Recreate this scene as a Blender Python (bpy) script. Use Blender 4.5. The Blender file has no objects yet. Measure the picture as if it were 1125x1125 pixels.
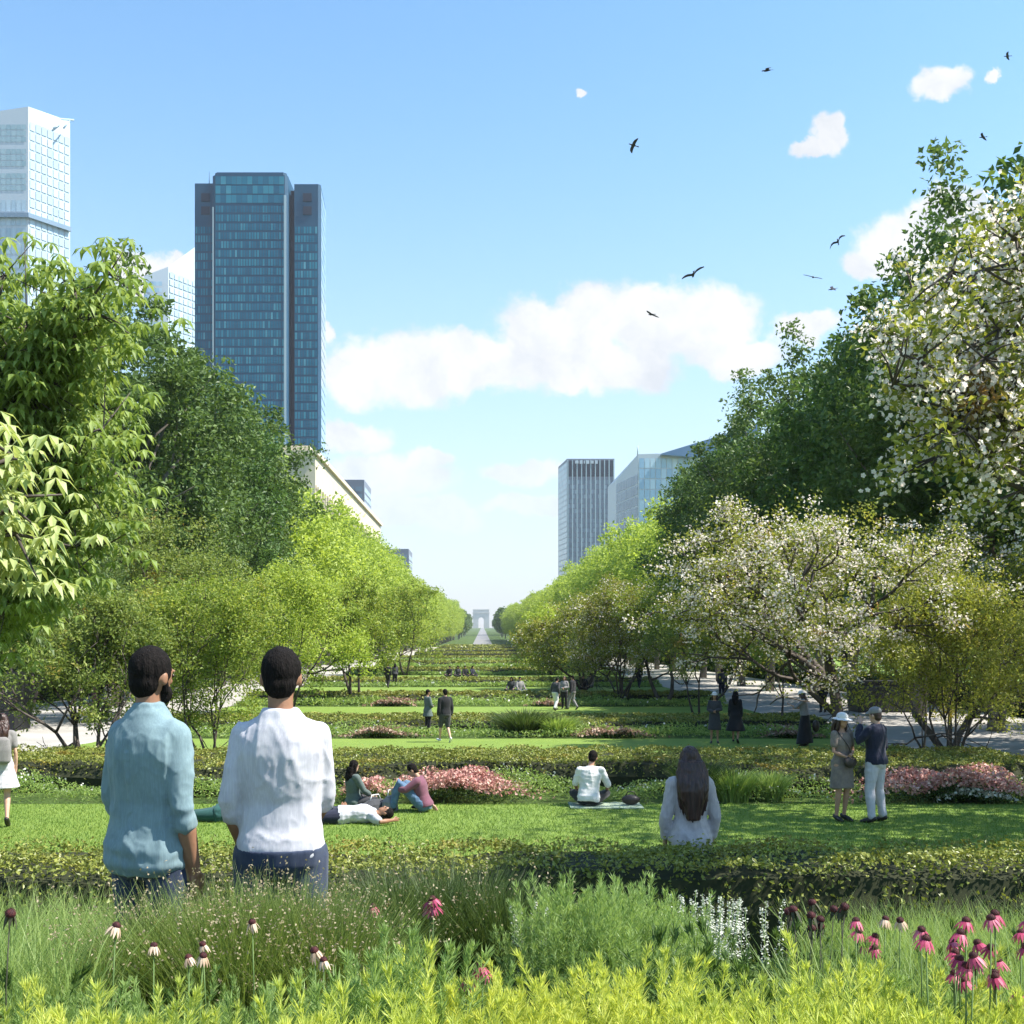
import bpy, bmesh, math, random
import numpy as np
from mathutils import Vector, Matrix, noise as mnoise

S = bpy.context.scene
COL = S.collection
R = math.radians
PI = math.pi

# ------------------------------------------------------------------ camera
F, CX, CY, CH = 1300.0, 530.0, 700.0, 1.83      # focal length (px of the 1125 frame), vanishing point, eye height
cam = bpy.data.cameras.new("camera")
cam_o = bpy.data.objects.new("camera", cam)
COL.objects.link(cam_o)
cam_o.location = (0, 0, CH)
cam_o.rotation_euler = (R(90), 0, 0)
cam.sensor_width = 36.0
cam.lens = 36.0 * F / 1125.0
cam.shift_x = (562.5 - CX) / 1125.0
cam.shift_y = (CY - 562.5) / 1125.0
cam.clip_start = 0.1
cam.clip_end = 30000
S.camera = cam_o

# ------------------------------------------------------------------ sky, sun, exposure
SUN_DIR = Vector((0.58, -0.08, 0.80)).normalized()
SUN_EL = math.asin(SUN_DIR.z)
SUN_AZ = math.atan2(SUN_DIR.x, SUN_DIR.y)       # clockwise from +Y
S.view_settings.view_transform = 'Standard'
S.view_settings.look = 'None'
S.view_settings.gamma = 1
S.view_settings.exposure = 1.3
S.cycles.max_bounces = 7
S.cycles.diffuse_bounces = 4
S.cycles.glossy_bounces = 3
S.cycles.transmission_bounces = 4
S.cycles.transparent_max_bounces = 6
S.cycles.volume_bounces = 0

sun = bpy.data.lights.new("sun", 'SUN')
sun.energy = 4.4
sun.angle = R(0.5)
sun.color = (1.0, 0.955, 0.88)
sun_o = bpy.data.objects.new("sun", sun)
COL.objects.link(sun_o)
sun_o.rotation_euler = (-SUN_DIR).to_track_quat('-Z', 'Y').to_euler()

W = bpy.data.worlds.new("World")
S.world = W
W.use_nodes = True
nt = W.node_tree
nt.nodes.clear()


class NG:
    """small node-graph helper"""
    def __init__(self, tree):
        self.t = tree

    def n(self, kind, ins=None, **kw):
        nd = self.t.nodes.new(kind)
        for k, v in kw.items():
            setattr(nd, k, v)
        if ins:
            for k, v in ins.items():
                sock = nd.inputs[k]
                if isinstance(v, bpy.types.NodeSocket):
                    self.t.links.new(v, sock)
                else:
                    sock.default_value = v
        return nd

    def math(self, op, a, b=None, c=None, clamp=False):
        ins = {0: a}
        if b is not None: ins[1] = b
        if c is not None: ins[2] = c
        return self.n('ShaderNodeMath', ins, operation=op, use_clamp=clamp).outputs[0]

    def vmath(self, op, a, b=None):
        ins = {0: a}
        if b is not None: ins[1] = b
        nd = self.n('ShaderNodeVectorMath', ins, operation=op)
        return nd.outputs['Value'] if op in ('LENGTH', 'DOT_PRODUCT', 'DISTANCE') else nd.outputs[0]

    def mix(self, f, a, b):
        nd = self.n('ShaderNodeMix', None, data_type='RGBA')
        for i, v in ((0, f), (6, a), (7, b)):
            if isinstance(v, bpy.types.NodeSocket): self.t.links.new(v, nd.inputs[i])
            else: nd.inputs[i].default_value = v if i == 0 else (*v, 1)[:4]
        return nd.outputs[2]

    def ramp(self, f, stops):
        nd = self.n('ShaderNodeValToRGB', {0: f})
        cr = nd.color_ramp
        while len(cr.elements) < len(stops): cr.elements.new(0.5)
        for e, (p, c) in zip(cr.elements, stops):
            e.position = p
            e.color = (*c, 1) if len(c) == 3 else c
        return nd.outputs[0]

    def smooth(self, v, lo, hi):
        nd = self.n('ShaderNodeMapRange', {0: v, 1: lo, 2: hi, 3: 0.0, 4: 1.0}, interpolation_type='SMOOTHSTEP')
        return nd.outputs[0]

    def noise(self, vec, scale, detail=4.0, rough=0.55):
        ins = {'Scale': scale, 'Detail': detail, 'Roughness': rough}
        if vec is not None: ins['Vector'] = vec
        return self.n('ShaderNodeTexNoise', ins).outputs[0]


g = NG(nt)
sky = g.n('ShaderNodeTexSky', sky_type='NISHITA', sun_disc=False)
sky.sun_elevation = SUN_EL
sky.sun_rotation = SUN_AZ
sky.air_density = 1.0
sky.dust_density = 0.6
sky.ozone_density = 1.5
tc = g.n('ShaderNodeTexCoord').outputs['Generated']
sep = g.n('ShaderNodeSeparateXYZ', {0: tc})
yy = g.math('MAXIMUM', sep.outputs[1], 0.02)
u = g.math('DIVIDE', sep.outputs[0], yy)
v = g.math('DIVIDE', sep.outputs[2], yy)
uv = g.n('ShaderNodeCombineXYZ', {0: u, 1: v, 2: 0.0}).outputs[0]
wob = g.n('ShaderNodeTexNoise', {'Vector': uv, 'Scale': 9.0, 'Detail': 6.0, 'Roughness': 0.62})
wv = g.vmath('SUBTRACT', wob.outputs[1], (0.5, 0.5, 0.5))
wv = g.n('ShaderNodeVectorMath', {0: wv, 'Scale': 0.075}, operation='SCALE').outputs[0]
uvw = g.vmath('ADD', uv, wv)
BLOBS = [(392, 408, 46, 42), (450, 408, 60, 40), (520, 402, 75, 32), (590, 372, 48, 52), (645, 350, 45, 48), (655, 398, 95, 34),
         (718, 345, 55, 48), (775, 352, 55, 44), (810, 388, 60, 20), (618, 415, 28, 18), (880, 362, 40, 18),
         (985, 270, 52, 42), (1045, 240, 55, 32), (955, 292, 30, 20), (1042, 95, 30, 24), (1092, 84, 11, 9), (902, 136, 20, 20),
         (880, 150, 28, 10), (366, 355, 10, 10), (178, 300, 62, 30), (195, 279, 22, 12), (578, 520, 48, 17), (635, 104, 9, 6),
         (425, 532, 80, 30), (378, 487, 50, 22), (440, 570, 90, 18), (590, 560, 60, 12), (470, 505, 30, 12)]
m = None
for (bx_, by_, rx_, ry_) in BLOBS:
    c = ((bx_ - CX) / F, (CY - by_) / F, 0)
    q = g.vmath('SUBTRACT', uvw, c)
    q = g.vmath('MULTIPLY', q, (F / rx_ / 1.12, F / ry_ / 1.12, 1.0))
    ln = g.vmath('LENGTH', q)
    m = ln if m is None else g.n('ShaderNodeMath', {0: m, 1: ln, 2: 0.22}, operation='SMOOTH_MIN').outputs[0]
fine = g.noise(uv, 30.0, 9.0, 0.66)
m2 = g.math('ADD', m, g.math('MULTIPLY', g.math('SUBTRACT', fine, 0.5), 0.85))
mask = g.n('ShaderNodeMapRange', {0: m2, 1: 1.03, 2: 0.64, 3: 0.0, 4: 1.0}, interpolation_type='SMOOTHSTEP').outputs[0]
front = g.math('GREATER_THAN', sep.outputs[1], 0.05)
mask = g.math('MULTIPLY', mask, front)
thin = g.smooth(v, 0.03, 0.20)                      # low clouds melt into the pale horizon
mask = g.math('MULTIPLY', mask, g.math('MULTIPLY_ADD', thin, 0.55, 0.40))
# the body of each cloud: cauliflower noise, a little greyer inside
body = g.noise(uvw, 16.0, 7.0, 0.6)
ccol = g.ramp(body, [(0.32, (4.35, 4.5, 4.8)), (0.47, (5.15, 5.2, 5.3)), (0.58, (5.75, 5.75, 5.7))])
elev = sep.outputs[2]
pale = g.n('ShaderNodeMapRange', {0: elev, 1: 0.0, 2: 0.50, 3: 1.0, 4: 0.0}, interpolation_type='LINEAR').outputs[0]
pale = g.math('POWER', pale, 2.0)
tint = g.mix(1.0, (1, 1, 1), (1, 1, 1))
skyc = g.n('ShaderNodeMix', None, data_type='RGBA', blend_type='MULTIPLY')
skyc.inputs[0].default_value = 1.0
nt.links.new(sky.outputs[0], skyc.inputs[6])
skyc.inputs[7].default_value = (1.12, 1.48, 1.55, 1)
SKYMUL = skyc
veil = g.mix(pale, skyc.outputs[2], (4.5, 4.5, 4.62))
allc = g.mix(mask, veil, ccol)
bg = g.n('ShaderNodeBackground', {0: allc, 1: 0.075})
out = g.n('ShaderNodeOutputWorld', {0: bg.outputs[0]})
nt.nodes.remove(tint.node)
W.cycles.sampling_method = 'MANUAL'
W.cycles.sample_map_resolution = 512

# ------------------------------------------------------------------ ground profile and placing helpers
GP = [(-60, .45), (3.5, .45), (4.4, 0.0), (5.4, 0.0), (10.4, -.85), (12, -1.05), (21, -1.05), (24, -1.15), (40, -1.75), (60, -1.8),
      (425, -1.8), (3250, 27.0), (9000, 27.0)]
GX = np.array([p[0] for p in GP], float)
GZ = np.array([p[1] for p in GP], float)


def gz(y):
    return float(np.interp(y, GX, GZ))


def spot(px, py, lo=4.0, hi=420.0):
    """ground point seen at pixel (px, py) of the 1125 px photograph"""
    best = None
    for y in np.linspace(lo, hi, 8000):
        e = abs((CH - gz(y)) * F / y + CY - py)
        if best is None or e < best[0]: best = (e, y)
    y = best[1]
    return Vector(((px - CX) * y / F, y, gz(y)))


def air(px, py, y):
    return Vector(((px - CX) * y / F, y, CH + (CY - py) * y / F))


# ------------------------------------------------------------------ mesh helpers
class MB:
    """collects vertex / face arrays and links them as ONE mesh"""
    def __init__(self):
        self.V, self.Fc, self.n = [], [], 0

    def add(self, V, Fs, mat=0, smooth=False):
        V = np.asarray(V, dtype=np.float64).reshape(-1, 3)
        if isinstance(Fs, np.ndarray):
            self.Fc.append((Fs + self.n, mat, smooth))
        else:
            by = {}
            for f in Fs: by.setdefault(len(f), []).append(f)
            for k, fl in by.items(): self.Fc.append((np.array(fl, dtype=np.int64) + self.n, mat, smooth))
        self.V.append(V)
        self.n += len(V)

    def mesh(self, name):
        me = bpy.data.meshes.new(name)
        V = np.concatenate(self.V)
        me.vertices.add(len(V))
        me.vertices.foreach_set("co", V.astype(np.float32).ravel())
        nl = sum(f.size for f, _, _ in self.Fc)
        nf = sum(len(f) for f, _, _ in self.Fc)
        me.loops.add(nl)
        me.polygons.add(nf)
        me.loops.foreach_set("vertex_index", np.concatenate([f.ravel() for f, _, _ in self.Fc]).astype(np.int32))
        tot = np.concatenate([np.full(len(f), f.shape[1]) for f, _, _ in self.Fc])
        me.polygons.foreach_set("loop_start", np.concatenate([[0], np.cumsum(tot)[:-1]]).astype(np.int32))
        me.polygons.foreach_set("material_index", np.concatenate([np.full(len(f), m) for f, m, _ in self.Fc]).astype(np.int32))
        me.polygons.foreach_set("use_smooth", np.concatenate([np.full(len(f), s) for f, _, s in self.Fc]))
        me.update(calc_edges=True)
        return me

    def build(self, name, mats, parent=None, loc=None):
        return link(self.mesh(name), name, mats, parent, loc)

    # --- solids
    def box(self, c, s, mat=0, rz=0.0):
        x, y, z = s[0] / 2, s[1] / 2, s[2] / 2
        V = np.array([(-x, -y, -z), (x, -y, -z), (x, y, -z), (-x, y, -z), (-x, -y, z), (x, -y, z), (x, y, z), (-x, y, z)])
        if rz:
            cc, ss = math.cos(rz), math.sin(rz)
            V = V @ np.array([[cc, ss, 0], [-ss, cc, 0], [0, 0, 1]])
        self.add(V + np.array(c), [(0, 3, 2, 1), (4, 5, 6, 7), (0, 1, 5, 4), (1, 2, 6, 5), (2, 3, 7, 6), (3, 0, 4, 7)], mat)

    def prism(self, foot, z0, z1, mat=0, taper=None):
        n = len(foot)
        V = [(x, y, z0) for x, y in foot] + [(x, y, z1 if not callable(z1) else z1(x, y)) for x, y in (taper or foot)]
        Fs = [tuple(range(n - 1, -1, -1)), tuple(range(n, 2 * n))] + [(i, (i + 1) % n, n + (i + 1) % n, n + i) for i in range(n)]
        self.add(V, Fs, mat)

    def tube(self, pts, rad, n=8, mat=0, smooth=True):
        V, Fs = tube(pts, rad, n)
        self.add(V, Fs, mat, smooth)

    def ball(self, c, r, n=10, mat=0, rot=None, smooth=True):
        V, Fs = ball(c, r, n, rot)
        self.add(V, Fs, mat, smooth)


def link(me, name, mats, parent=None, loc=None):
    for mt in (mats if isinstance(mats, (list, tuple)) else [mats]):
        me.materials.append(mt)
    o = bpy.data.objects.new(name, me)
    COL.objects.link(o)
    if parent is not None: o.parent = parent
    if loc is not None: o.location = loc
    return o


def tube(pts, rad, n=8):
    P = [Vector(p) for p in pts]
    k = len(P)
    V, Fs = [], []
    T = [(P[min(i + 1, k - 1)] - P[max(i - 1, 0)]).normalized() for i in range(k)]
    a = T[0].cross(Vector((0.31, 0.94, 0.12)))
    if a.length < 1e-3: a = T[0].cross(Vector((1, 0, 0)))
    a.normalize()
    for i in range(k):
        a = (a - T[i] * a.dot(T[i])).normalized()
        b = T[i].cross(a)
        for j in range(n):
            th = 2 * PI * j / n
            V.append(P[i] + (a * math.cos(th) + b * math.sin(th)) * rad[i])
    for i in range(k - 1):
        for j in range(n):
            Fs.append((i * n + j, i * n + (j + 1) % n, (i + 1) * n + (j + 1) % n, (i + 1) * n + j))
    Fs.append(tuple(range(n - 1, -1, -1)))
    Fs.append(tuple((k - 1) * n + j for j in range(n)))
    return [tuple(q) for q in V], Fs


def ball(c, r, n=10, rot=None):
    if isinstance(r, (int, float)): r = (r, r, r)
    V, Fs = [], []
    m_ = max(4, n // 2 + 1)
    for i in range(1, m_):
        ph = PI * i / m_
        for j in range(n):
            th = 2 * PI * j / n
            V.append((r[0] * math.sin(ph) * math.cos(th), r[1] * math.sin(ph) * math.sin(th), r[2] * math.cos(ph)))
    V += [(0, 0, r[2]), (0, 0, -r[2])]
    for i in range(m_ - 2):
        for j in range(n):
            Fs.append((i * n + j, (i + 1) * n + j, (i + 1) * n + (j + 1) % n, i * n + (j + 1) % n))
    t, b = len(V) - 2, len(V) - 1
    for j in range(n):
        Fs.append((t, j, (j + 1) % n))
        Fs.append((b, (m_ - 2) * n + (j + 1) % n, (m_ - 2) * n + j))
    M = rot.to_matrix() if rot is not None else None
    c = Vector(c)
    return [tuple((M @ Vector(q) if M else Vector(q)) + c) for q in V], Fs


def empty(name, loc=(0, 0, 0), rz=0.0):
    o = bpy.data.objects.new(name, None)
    o.empty_display_size = 0.3
    COL.objects.link(o)
    o.location = loc
    o.rotation_euler = (0, 0, rz)
    return o


def tag(o, label=None, cat=None, group=None, kind=None):
    if label: o["label"] = label
    if cat: o["category"] = cat
    if group: o["group"] = group
    if kind: o["kind"] = kind
    return o


def copy_tree(o, parent=None):
    c = o.copy()
    COL.objects.link(c)
    if parent is not None: c.parent = parent
    for ch in [q for q in list(COL.objects) if q.parent == o]:
        copy_tree(ch, c)
    return c


def norm(a):
    return a / np.maximum(np.linalg.norm(a, axis=-1, keepdims=True), 1e-9)


def leaf_quads(C, size, rng, asp=0.5, up=0.4, fold=0.12, tan=None):
    """one folded diamond per centre"""
    N = len(C)
    size = np.broadcast_to(np.asarray(size, float), (N,))[:, None]
    nr = rng.normal(size=(N, 3)) + np.array([0, 0, up])
    nr = norm(nr)
    if tan is None:
        t = rng.normal(size=(N, 3))
    else:
        t = tan + rng.normal(size=(N, 3)) * 0.15
    t = norm(t)
    if tan is None:
        t = norm(t - nr * (t * nr).sum(1, keepdims=True))
    else:
        nr = norm(nr - t * (t * nr).sum(1, keepdims=True))
    w = np.cross(nr, t)
    V = np.empty((N, 4, 3))
    V[:, 0] = C - t * size * 0.5
    V[:, 1] = C + w * size * asp * 0.5 + nr * size * fold
    V[:, 2] = C + t * size * 0.5
    V[:, 3] = C - w * size * asp * 0.5 + nr * size * fold
    Fq = np.arange(N * 4).reshape(N, 4)
    return V.reshape(-1, 3), Fq


def blades(B, H, Wd, lean, rng, segs=2, curve=0.5):
    """tapered bending grass blades: B base points, H heights, Wd widths, lean vectors (N,3)"""
    N = len(B)
    H = np.broadcast_to(np.asarray(H, float), (N,))
    Wd = np.broadcast_to(np.asarray(Wd, float), (N,))
    th = rng.uniform(0, 2 * PI, N)
    side = np.stack([np.cos(th), np.sin(th), np.zeros(N)], 1)
    rows = []
    for i in range(segs + 1):
        f = i / segs
        P = B + np.stack([np.zeros(N), np.zeros(N), H * (f - curve * 0.25 * f ** 3)], 1) + lean * (H * (f ** 2) * 1.0)[:, None]
        w = Wd * (1 - f) ** 0.6 if i < segs else Wd * 0.06
        rows.append((P - side * (w / 2)[:, None], P + side * (w / 2)[:, None]))
    V = np.stack([a for r in rows for a in r], 1)            # N, 2*(segs+1), 3
    k = 2 * (segs + 1)
    base = (np.arange(N) * k)[:, None]
    Fs = np.concatenate([base + np.array([2 * i, 2 * i + 1, 2 * i + 3, 2 * i + 2]) for i in range(segs)], 0)
    return V.reshape(-1, 3), Fs
# ------------------------------------------------------------------ materials
def mat(name):
    mt = bpy.data.materials.new(name)
    mt.use_nodes = True
    mt.node_tree.nodes.clear()
    return mt, NG(mt.node_tree)


def finish(mt, gg, shader, disp=None):
    gg.n('ShaderNodeOutputMaterial', {0: shader})
    return mt


def leafmat(name, stops, trans=0.35, rough=0.5, scale=0.6, vary=0.35, alt=None, tint=(1.35, 1.32, .8)):
    """foliage: a colour per leaf, drifting gently over the plant; thin leaves let light through"""
    mt, q = mat(name)
    geo = q.n('ShaderNodeNewGeometry')
    rnd = geo.outputs['Random Per Island']
    pos = q.n('ShaderNodeTexCoord').outputs['Object']
    nz = q.noise(pos, scale, 3.0)
    f = q.math('ADD', q.math('MULTIPLY', rnd, 1 - vary), q.math('MULTIPLY', q.math('MULTIPLY_ADD', nz, 2.0, -0.5), vary), clamp=True)
    col = q.ramp(f, stops)
    if alt:
        nz2 = q.noise(pos, alt[1], 3.0)
        col = q.mix(q.smooth(nz2, alt[2], alt[3]), col, alt[0])
    p = q.n('ShaderNodeBsdfPrincipled', {'Base Color': col, 'Roughness': rough, 'Specular IOR Level': 0.3})
    br = q.n('ShaderNodeMix', {0: 1.0}, data_type='RGBA', blend_type='MULTIPLY')
    q.t.links.new(col, br.inputs[6])
    br.inputs[7].default_value = (*tint, 1)
    tr = q.n('ShaderNodeBsdfTranslucent', {0: br.outputs[2]})
    mx = q.n('ShaderNodeMixShader', {0: trans, 1: p.outputs[0], 2: tr.outputs[0]})
    return finish(mt, q, mx.outputs[0])


def plain(name, c, rough=0.6, c2=None, scale=8.0, metal=0.0, bump=0.0, bscale=40.0, spec=0.4, stretch=None):
    mt, q = mat(name)
    pos = q.n('ShaderNodeTexCoord').outputs['Object']
    if stretch: pos = q.vmath('MULTIPLY', pos, stretch)
    col = q.mix(q.smooth(q.noise(pos, scale, 5.0), 0.3, 0.7), c, c2) if c2 else (*c, 1)
    p = q.n('ShaderNodeBsdfPrincipled', {'Base Color': col, 'Roughness': rough, 'Metallic': metal, 'Specular IOR Level': spec})
    if bump:
        b = q.n('ShaderNodeBump', {'Strength': bump, 'Distance': 0.01, 'Height': q.noise(pos, bscale, 4.0)})
        q.t.links.new(b.outputs[0], p.inputs['Normal'])
    return finish(mt, q, p.outputs[0])


M = {}
M['plane'] = leafmat('plane_leaves', [(0.0, (.035, .075, .018)), (.55, (.075, .145, .032)), (1, (.15, .24, .055))], .34)
M['plane2'] = leafmat('olive_plane_leaves', [(0.0, (.05, .09, .022)), (.6, (.10, .165, .04)), (1, (.19, .26, .07))], .32)
M['linden'] = leafmat('linden_leaves', [(0.0, (.17, .25, .04)), (.5, (.34, .43, .07)), (1, (.54, .60, .14))], .45)
M['far'] = leafmat('hazy_tree_leaves', [(0.0, (.06, .11, .03)), (1, (.16, .24, .07))], .3)
M['chest'] = leafmat('chestnut_leaves', [(0.0, (.11, .17, .04)), (.5, (.21, .29, .07)), (1, (.36, .43, .14))], .40, scale=1.2)
M['chestp'] = leafmat('pale_chestnut_leaves', [(0.0, (.30, .38, .12)), (1, (.52, .56, .26))], .35)
M['chestd'] = leafmat('dark_chestnut_leaves', [(0.0, (.05, .085, .02)), (.6, (.10, .155, .04)), (1, (.20, .26, .07))], .35)
M['maple'] = leafmat('olive_maple_leaves', [(0.0, (.08, .12, .025)), (.5, (.18, .24, .05)), (1, (.33, .37, .09))], .40,
                     alt=((.30, .17, .035), .55, .56, .72))
M['maplel'] = leafmat('lime_maple_leaves', [(0.0, (.10, .155, .03)), (.5, (.23, .31, .05)), (1, (.44, .46, .09))], .42,
                      alt=((.36, .26, .04), .5, .58, .75))
M['maplea'] = leafmat('amber_maple_leaves', [(0.0, (.11, .14, .025)), (.5, (.25, .28, .05)), (1, (.44, .42, .09))], .40,
                      alt=((.36, .24, .04), .6, .56, .74))
M['cherryleaf'] = leafmat('bronze_green_cherry_leaves', [(0.0, (.10, .12, .025)), (.5, (.23, .27, .045)), (1, (.42, .38, .09))], .42,
                          alt=((.30, .17, .07), 1.0, .6, .75))
M['petal'] = leafmat('white_blossom_petals', [(0.0, (.76, .62, .54)), (.6, (.88, .82, .73)), (1, (.94, .90, .80))], .50, vary=.2, tint=(1, 1, 1))
M['bark'] = plain('dark_bark', (.045, .035, .028), .9, (.11, .09, .075), 6, bump=.8, bscale=18, stretch=(1, 1, .25))
M['barkg'] = plain('grey_bark', (.12, .10, .08), .9, (.22, .20, .17), 3, bump=.6, bscale=10, stretch=(1, 1, .35))
M['hedge'] = leafmat('hedge_leaves', [(0.0, (.07, .095, .02)), (.5, (.20, .23, .045)), (1, (.38, .38, .09))], .22, rough=.4,
                     scale=1.4, alt=((.27, .21, .04), 1.3, .55, .72))
M['hedgecore'] = plain('hedge_twigs', (.016, .020, .007), 1.0, (.03, .034, .012), 12)  # twigs with the hedge's inner shade put into their colour
M['lawnblade'] = leafmat('lawn_blades', [(0.0, (.07, .145, .025)), (.6, (.16, .255, .05)), (1, (.29, .36, .085))], .35)
M['meadow'] = leafmat('meadow_leaves', [(0.0, (.13, .21, .06)), (.5, (.24, .34, .10)), (1, (.40, .48, .16))], .42, scale=.9)
M['yellow'] = leafmat('yellow_green_fern_leaves', [(0.0, (.27, .37, .09)), (.45, (.48, .54, .13)), (1, (.76, .73, .18))], .45,
                      scale=1.6, vary=.6)
M['green'] = leafmat('feathery_green_leaves', [(0.0, (.13, .21, .07)), (.5, (.26, .37, .12)), (1, (.43, .53, .21))], .42, scale=1.6, vary=.5)
M['grassd'] = leafmat('ornamental_grass_blades', [(0.0, (.08, .12, .03)), (.6, (.17, .24, .06)), (1, (.30, .33, .11))], .38, scale=3)
M['grassdk'] = leafmat('dark_grass_blades', [(0.0, (.03, .055, .015)), (.6, (.07, .115, .03)), (1, (.15, .19, .06))], .32, scale=3)
M['grasst'] = leafmat('grass_seed_heads', [(0.0, (.22, .17, .10)), (1, (.50, .42, .28))], .3)
M['herb'] = leafmat('herb_leaves', [(0.0, (.11, .18, .045)), (.5, (.25, .36, .09)), (1, (.42, .50, .15))], .40, scale=.8)
M['cover'] = leafmat('low_cover_leaves', [(0.0, (.045, .085, .02)), (.6, (.10, .17, .04)), (1, (.20, .28, .08))], .3, scale=1.5)
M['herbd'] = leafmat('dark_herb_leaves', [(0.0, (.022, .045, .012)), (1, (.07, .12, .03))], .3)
M['pinkp'] = leafmat('pink_flower_petals', [(0.0, (.32, .11, .10)), (.5, (.58, .30, .25)), (1, (.76, .56, .46))], .25, vary=.15, tint=(1, .9, .9))
M['pinkdull'] = leafmat('dull_pink_flower_petals', [(0.0, (.16, .10, .06)), (.5, (.36, .22, .16)), (1, (.55, .42, .32))], .25, vary=.15, tint=(1, .9, .9))
M['whitep'] = leafmat('white_flower_petals', [(0.0, (.50, .52, .42)), (1, (.74, .74, .66))], .25, tint=(1, 1, 1))
M['conepetal'] = leafmat('coneflower_petals', [(0.0, (.30, .025, .08)), (.6, (.50, .08, .16)), (1, (.66, .22, .28))], .25, vary=.2, tint=(1, .9, 1))
M['conepale'] = leafmat('faded_coneflower_petals', [(0.0, (.55, .36, .24)), (1, (.78, .60, .46))], .3, vary=.2, tint=(1, 1, 1))
M['conedark'] = plain('coneflower_centre', (.035, .008, .010), .8, (.10, .02, .02), 60)
M['stem'] = plain('green_stem', (.07, .13, .03), .7, (.12, .18, .05), 8)
M['stemd'] = plain('dark_stem', (.03, .035, .02), .8, (.06, .06, .03), 8)


def ground_mat():
    mt, q = mat('soil_and_ground_cover')
    pos = q.n('ShaderNodeTexCoord').outputs['Object']
    a = q.noise(pos, .35, 6.0)
    b = q.noise(pos, 9.0, 5.0)
    c = q.mix(q.smooth(a, .35, .65), (.05, .085, .022), (.085, .13, .032))
    c = q.mix(q.math('MULTIPLY', q.smooth(b, .45, .75), .6), c, (.05, .04, .025))
    p = q.n('ShaderNodeBsdfPrincipled', {'Base Color': c, 'Roughness': .95, 'Specular IOR Level': .1})
    bu = q.n('ShaderNodeBump', {'Strength': .8, 'Distance': .05, 'Height': b})
    q.t.links.new(bu.outputs[0], p.inputs['Normal'])
    return finish(mt, q, p.outputs[0])


def lawn_mat():
    mt, q = mat('mown_lawn')
    pos = q.n('ShaderNodeTexCoord').outputs['Object']
    a = q.noise(pos, .9, 5.0)
    b = q.noise(pos, 28.0, 4.0, .7)
    c = q.mix(a, (.10, .18, .028), (.21, .28, .055))
    c = q.mix(q.math('MULTIPLY', q.smooth(b, .4, .7), .5), c, (.22, .30, .06))
    p = q.n('ShaderNodeBsdfPrincipled', {'Base Color': c, 'Roughness': .85, 'Specular IOR Level': .2})
    bu = q.n('ShaderNodeBump', {'Strength': .9, 'Distance': .03, 'Height': b})
    q.t.links.new(bu.outputs[0], p.inputs['Normal'])
    return finish(mt, q, p.outputs[0])


def gravel_mat(name, c1, c2):
    mt, q = mat(name)
    pos = q.n('ShaderNodeTexCoord').outputs['Object']
    a = q.noise(pos, .5, 5.0)
    vo = q.n('ShaderNodeTexVoronoi', {'Vector': pos, 'Scale': 40.0}).outputs[0]
    c = q.mix(q.smooth(a, .3, .7), c1, c2)
    c = q.mix(q.math('MULTIPLY', vo, .35), c, (.25, .23, .20))
    p = q.n('ShaderNodeBsdfPrincipled', {'Base Color': c, 'Roughness': .9, 'Specular IOR Level': .2})
    bu = q.n('ShaderNodeBump', {'Strength': .4, 'Distance': .01, 'Height': vo})
    q.t.links.new(bu.outputs[0], p.inputs['Normal'])
    return finish(mt, q, p.outputs[0])


M['ground'] = ground_mat()
M['lawn'] = lawn_mat()
M['gravel'] = gravel_mat('pale_gravel', (.33, .31, .28), (.46, .43, .39))
M['road'] = gravel_mat('far_asphalt', (.16, .16, .165), (.22, .22, .23))


def fabric(name, c, c2=None, rough=.85, weave=900, wr=.25, spec=.2):
    mt, q = mat(name)
    pos = q.n('ShaderNodeTexCoord').outputs['Object']
    c2 = c2 or tuple(x * .82 for x in c)
    col = q.mix(q.smooth(q.noise(pos, 14.0, 6.0), .3, .75), c, c2)
    fib = q.noise(q.vmath('MULTIPLY', pos, (1, 1, .02)), 170.0, 3.0, .7)       # woven threads, slightly uneven
    col = q.mix(q.math('MULTIPLY', q.smooth(fib, .42, .66), .30), col, tuple(min(1, x * 1.35 + .02) for x in c))
    w1 = q.noise(q.vmath('MULTIPLY', pos, (1, 1, .2)), weave, 1.0)
    w2 = q.noise(q.vmath('MULTIPLY', pos, (1, 1, .5)), 13.0, 3.0, .5)
    p = q.n('ShaderNodeBsdfPrincipled', {'Base Color': col, 'Roughness': rough, 'Specular IOR Level': spec})
    p.inputs['Sheen Weight'].default_value = .15
    b1 = q.n('ShaderNodeBump', {'Strength': .25, 'Distance': .001, 'Height': w1})
    b2 = q.n('ShaderNodeBump', {'Strength': wr, 'Distance': .012, 'Height': w2, 'Normal': b1.outputs[0]})
    q.t.links.new(b2.outputs[0], p.inputs['Normal'])
    return finish(mt, q, p.outputs[0])


M['skin_tan'] = plain('tanned_skin', (.26, .13, .075), .5, (.30, .155, .09), 20, spec=.4)
M['skin_light'] = plain('light_skin', (.50, .30, .21), .5, (.55, .34, .25), 20, spec=.4)
M['skin_mid'] = plain('warm_skin', (.40, .22, .14), .5, (.44, .25, .17), 20, spec=.4)
M['hair_black'] = plain('black_hair', (.006, .005, .0045), .8, (.012, .009, .008), 90, bump=.9, bscale=160, spec=.12, stretch=(1, 1, .3))
M['hair_brown'] = plain('dark_brown_hair', (.022, .010, .009), .42, (.06, .026, .02), 60, bump=.6, bscale=90, spec=.5, stretch=(1, 1, .06))
M['eye'] = plain('eye', (.03, .02, .015), .2)
M['blue_shirt'] = fabric('blue_cotton', (.185, .265, .285), (.145, .215, .24), wr=.35)
M['white_cotton'] = fabric('white_cotton', (.50, .49, .52), (.43, .42, .46), wr=.35)
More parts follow.
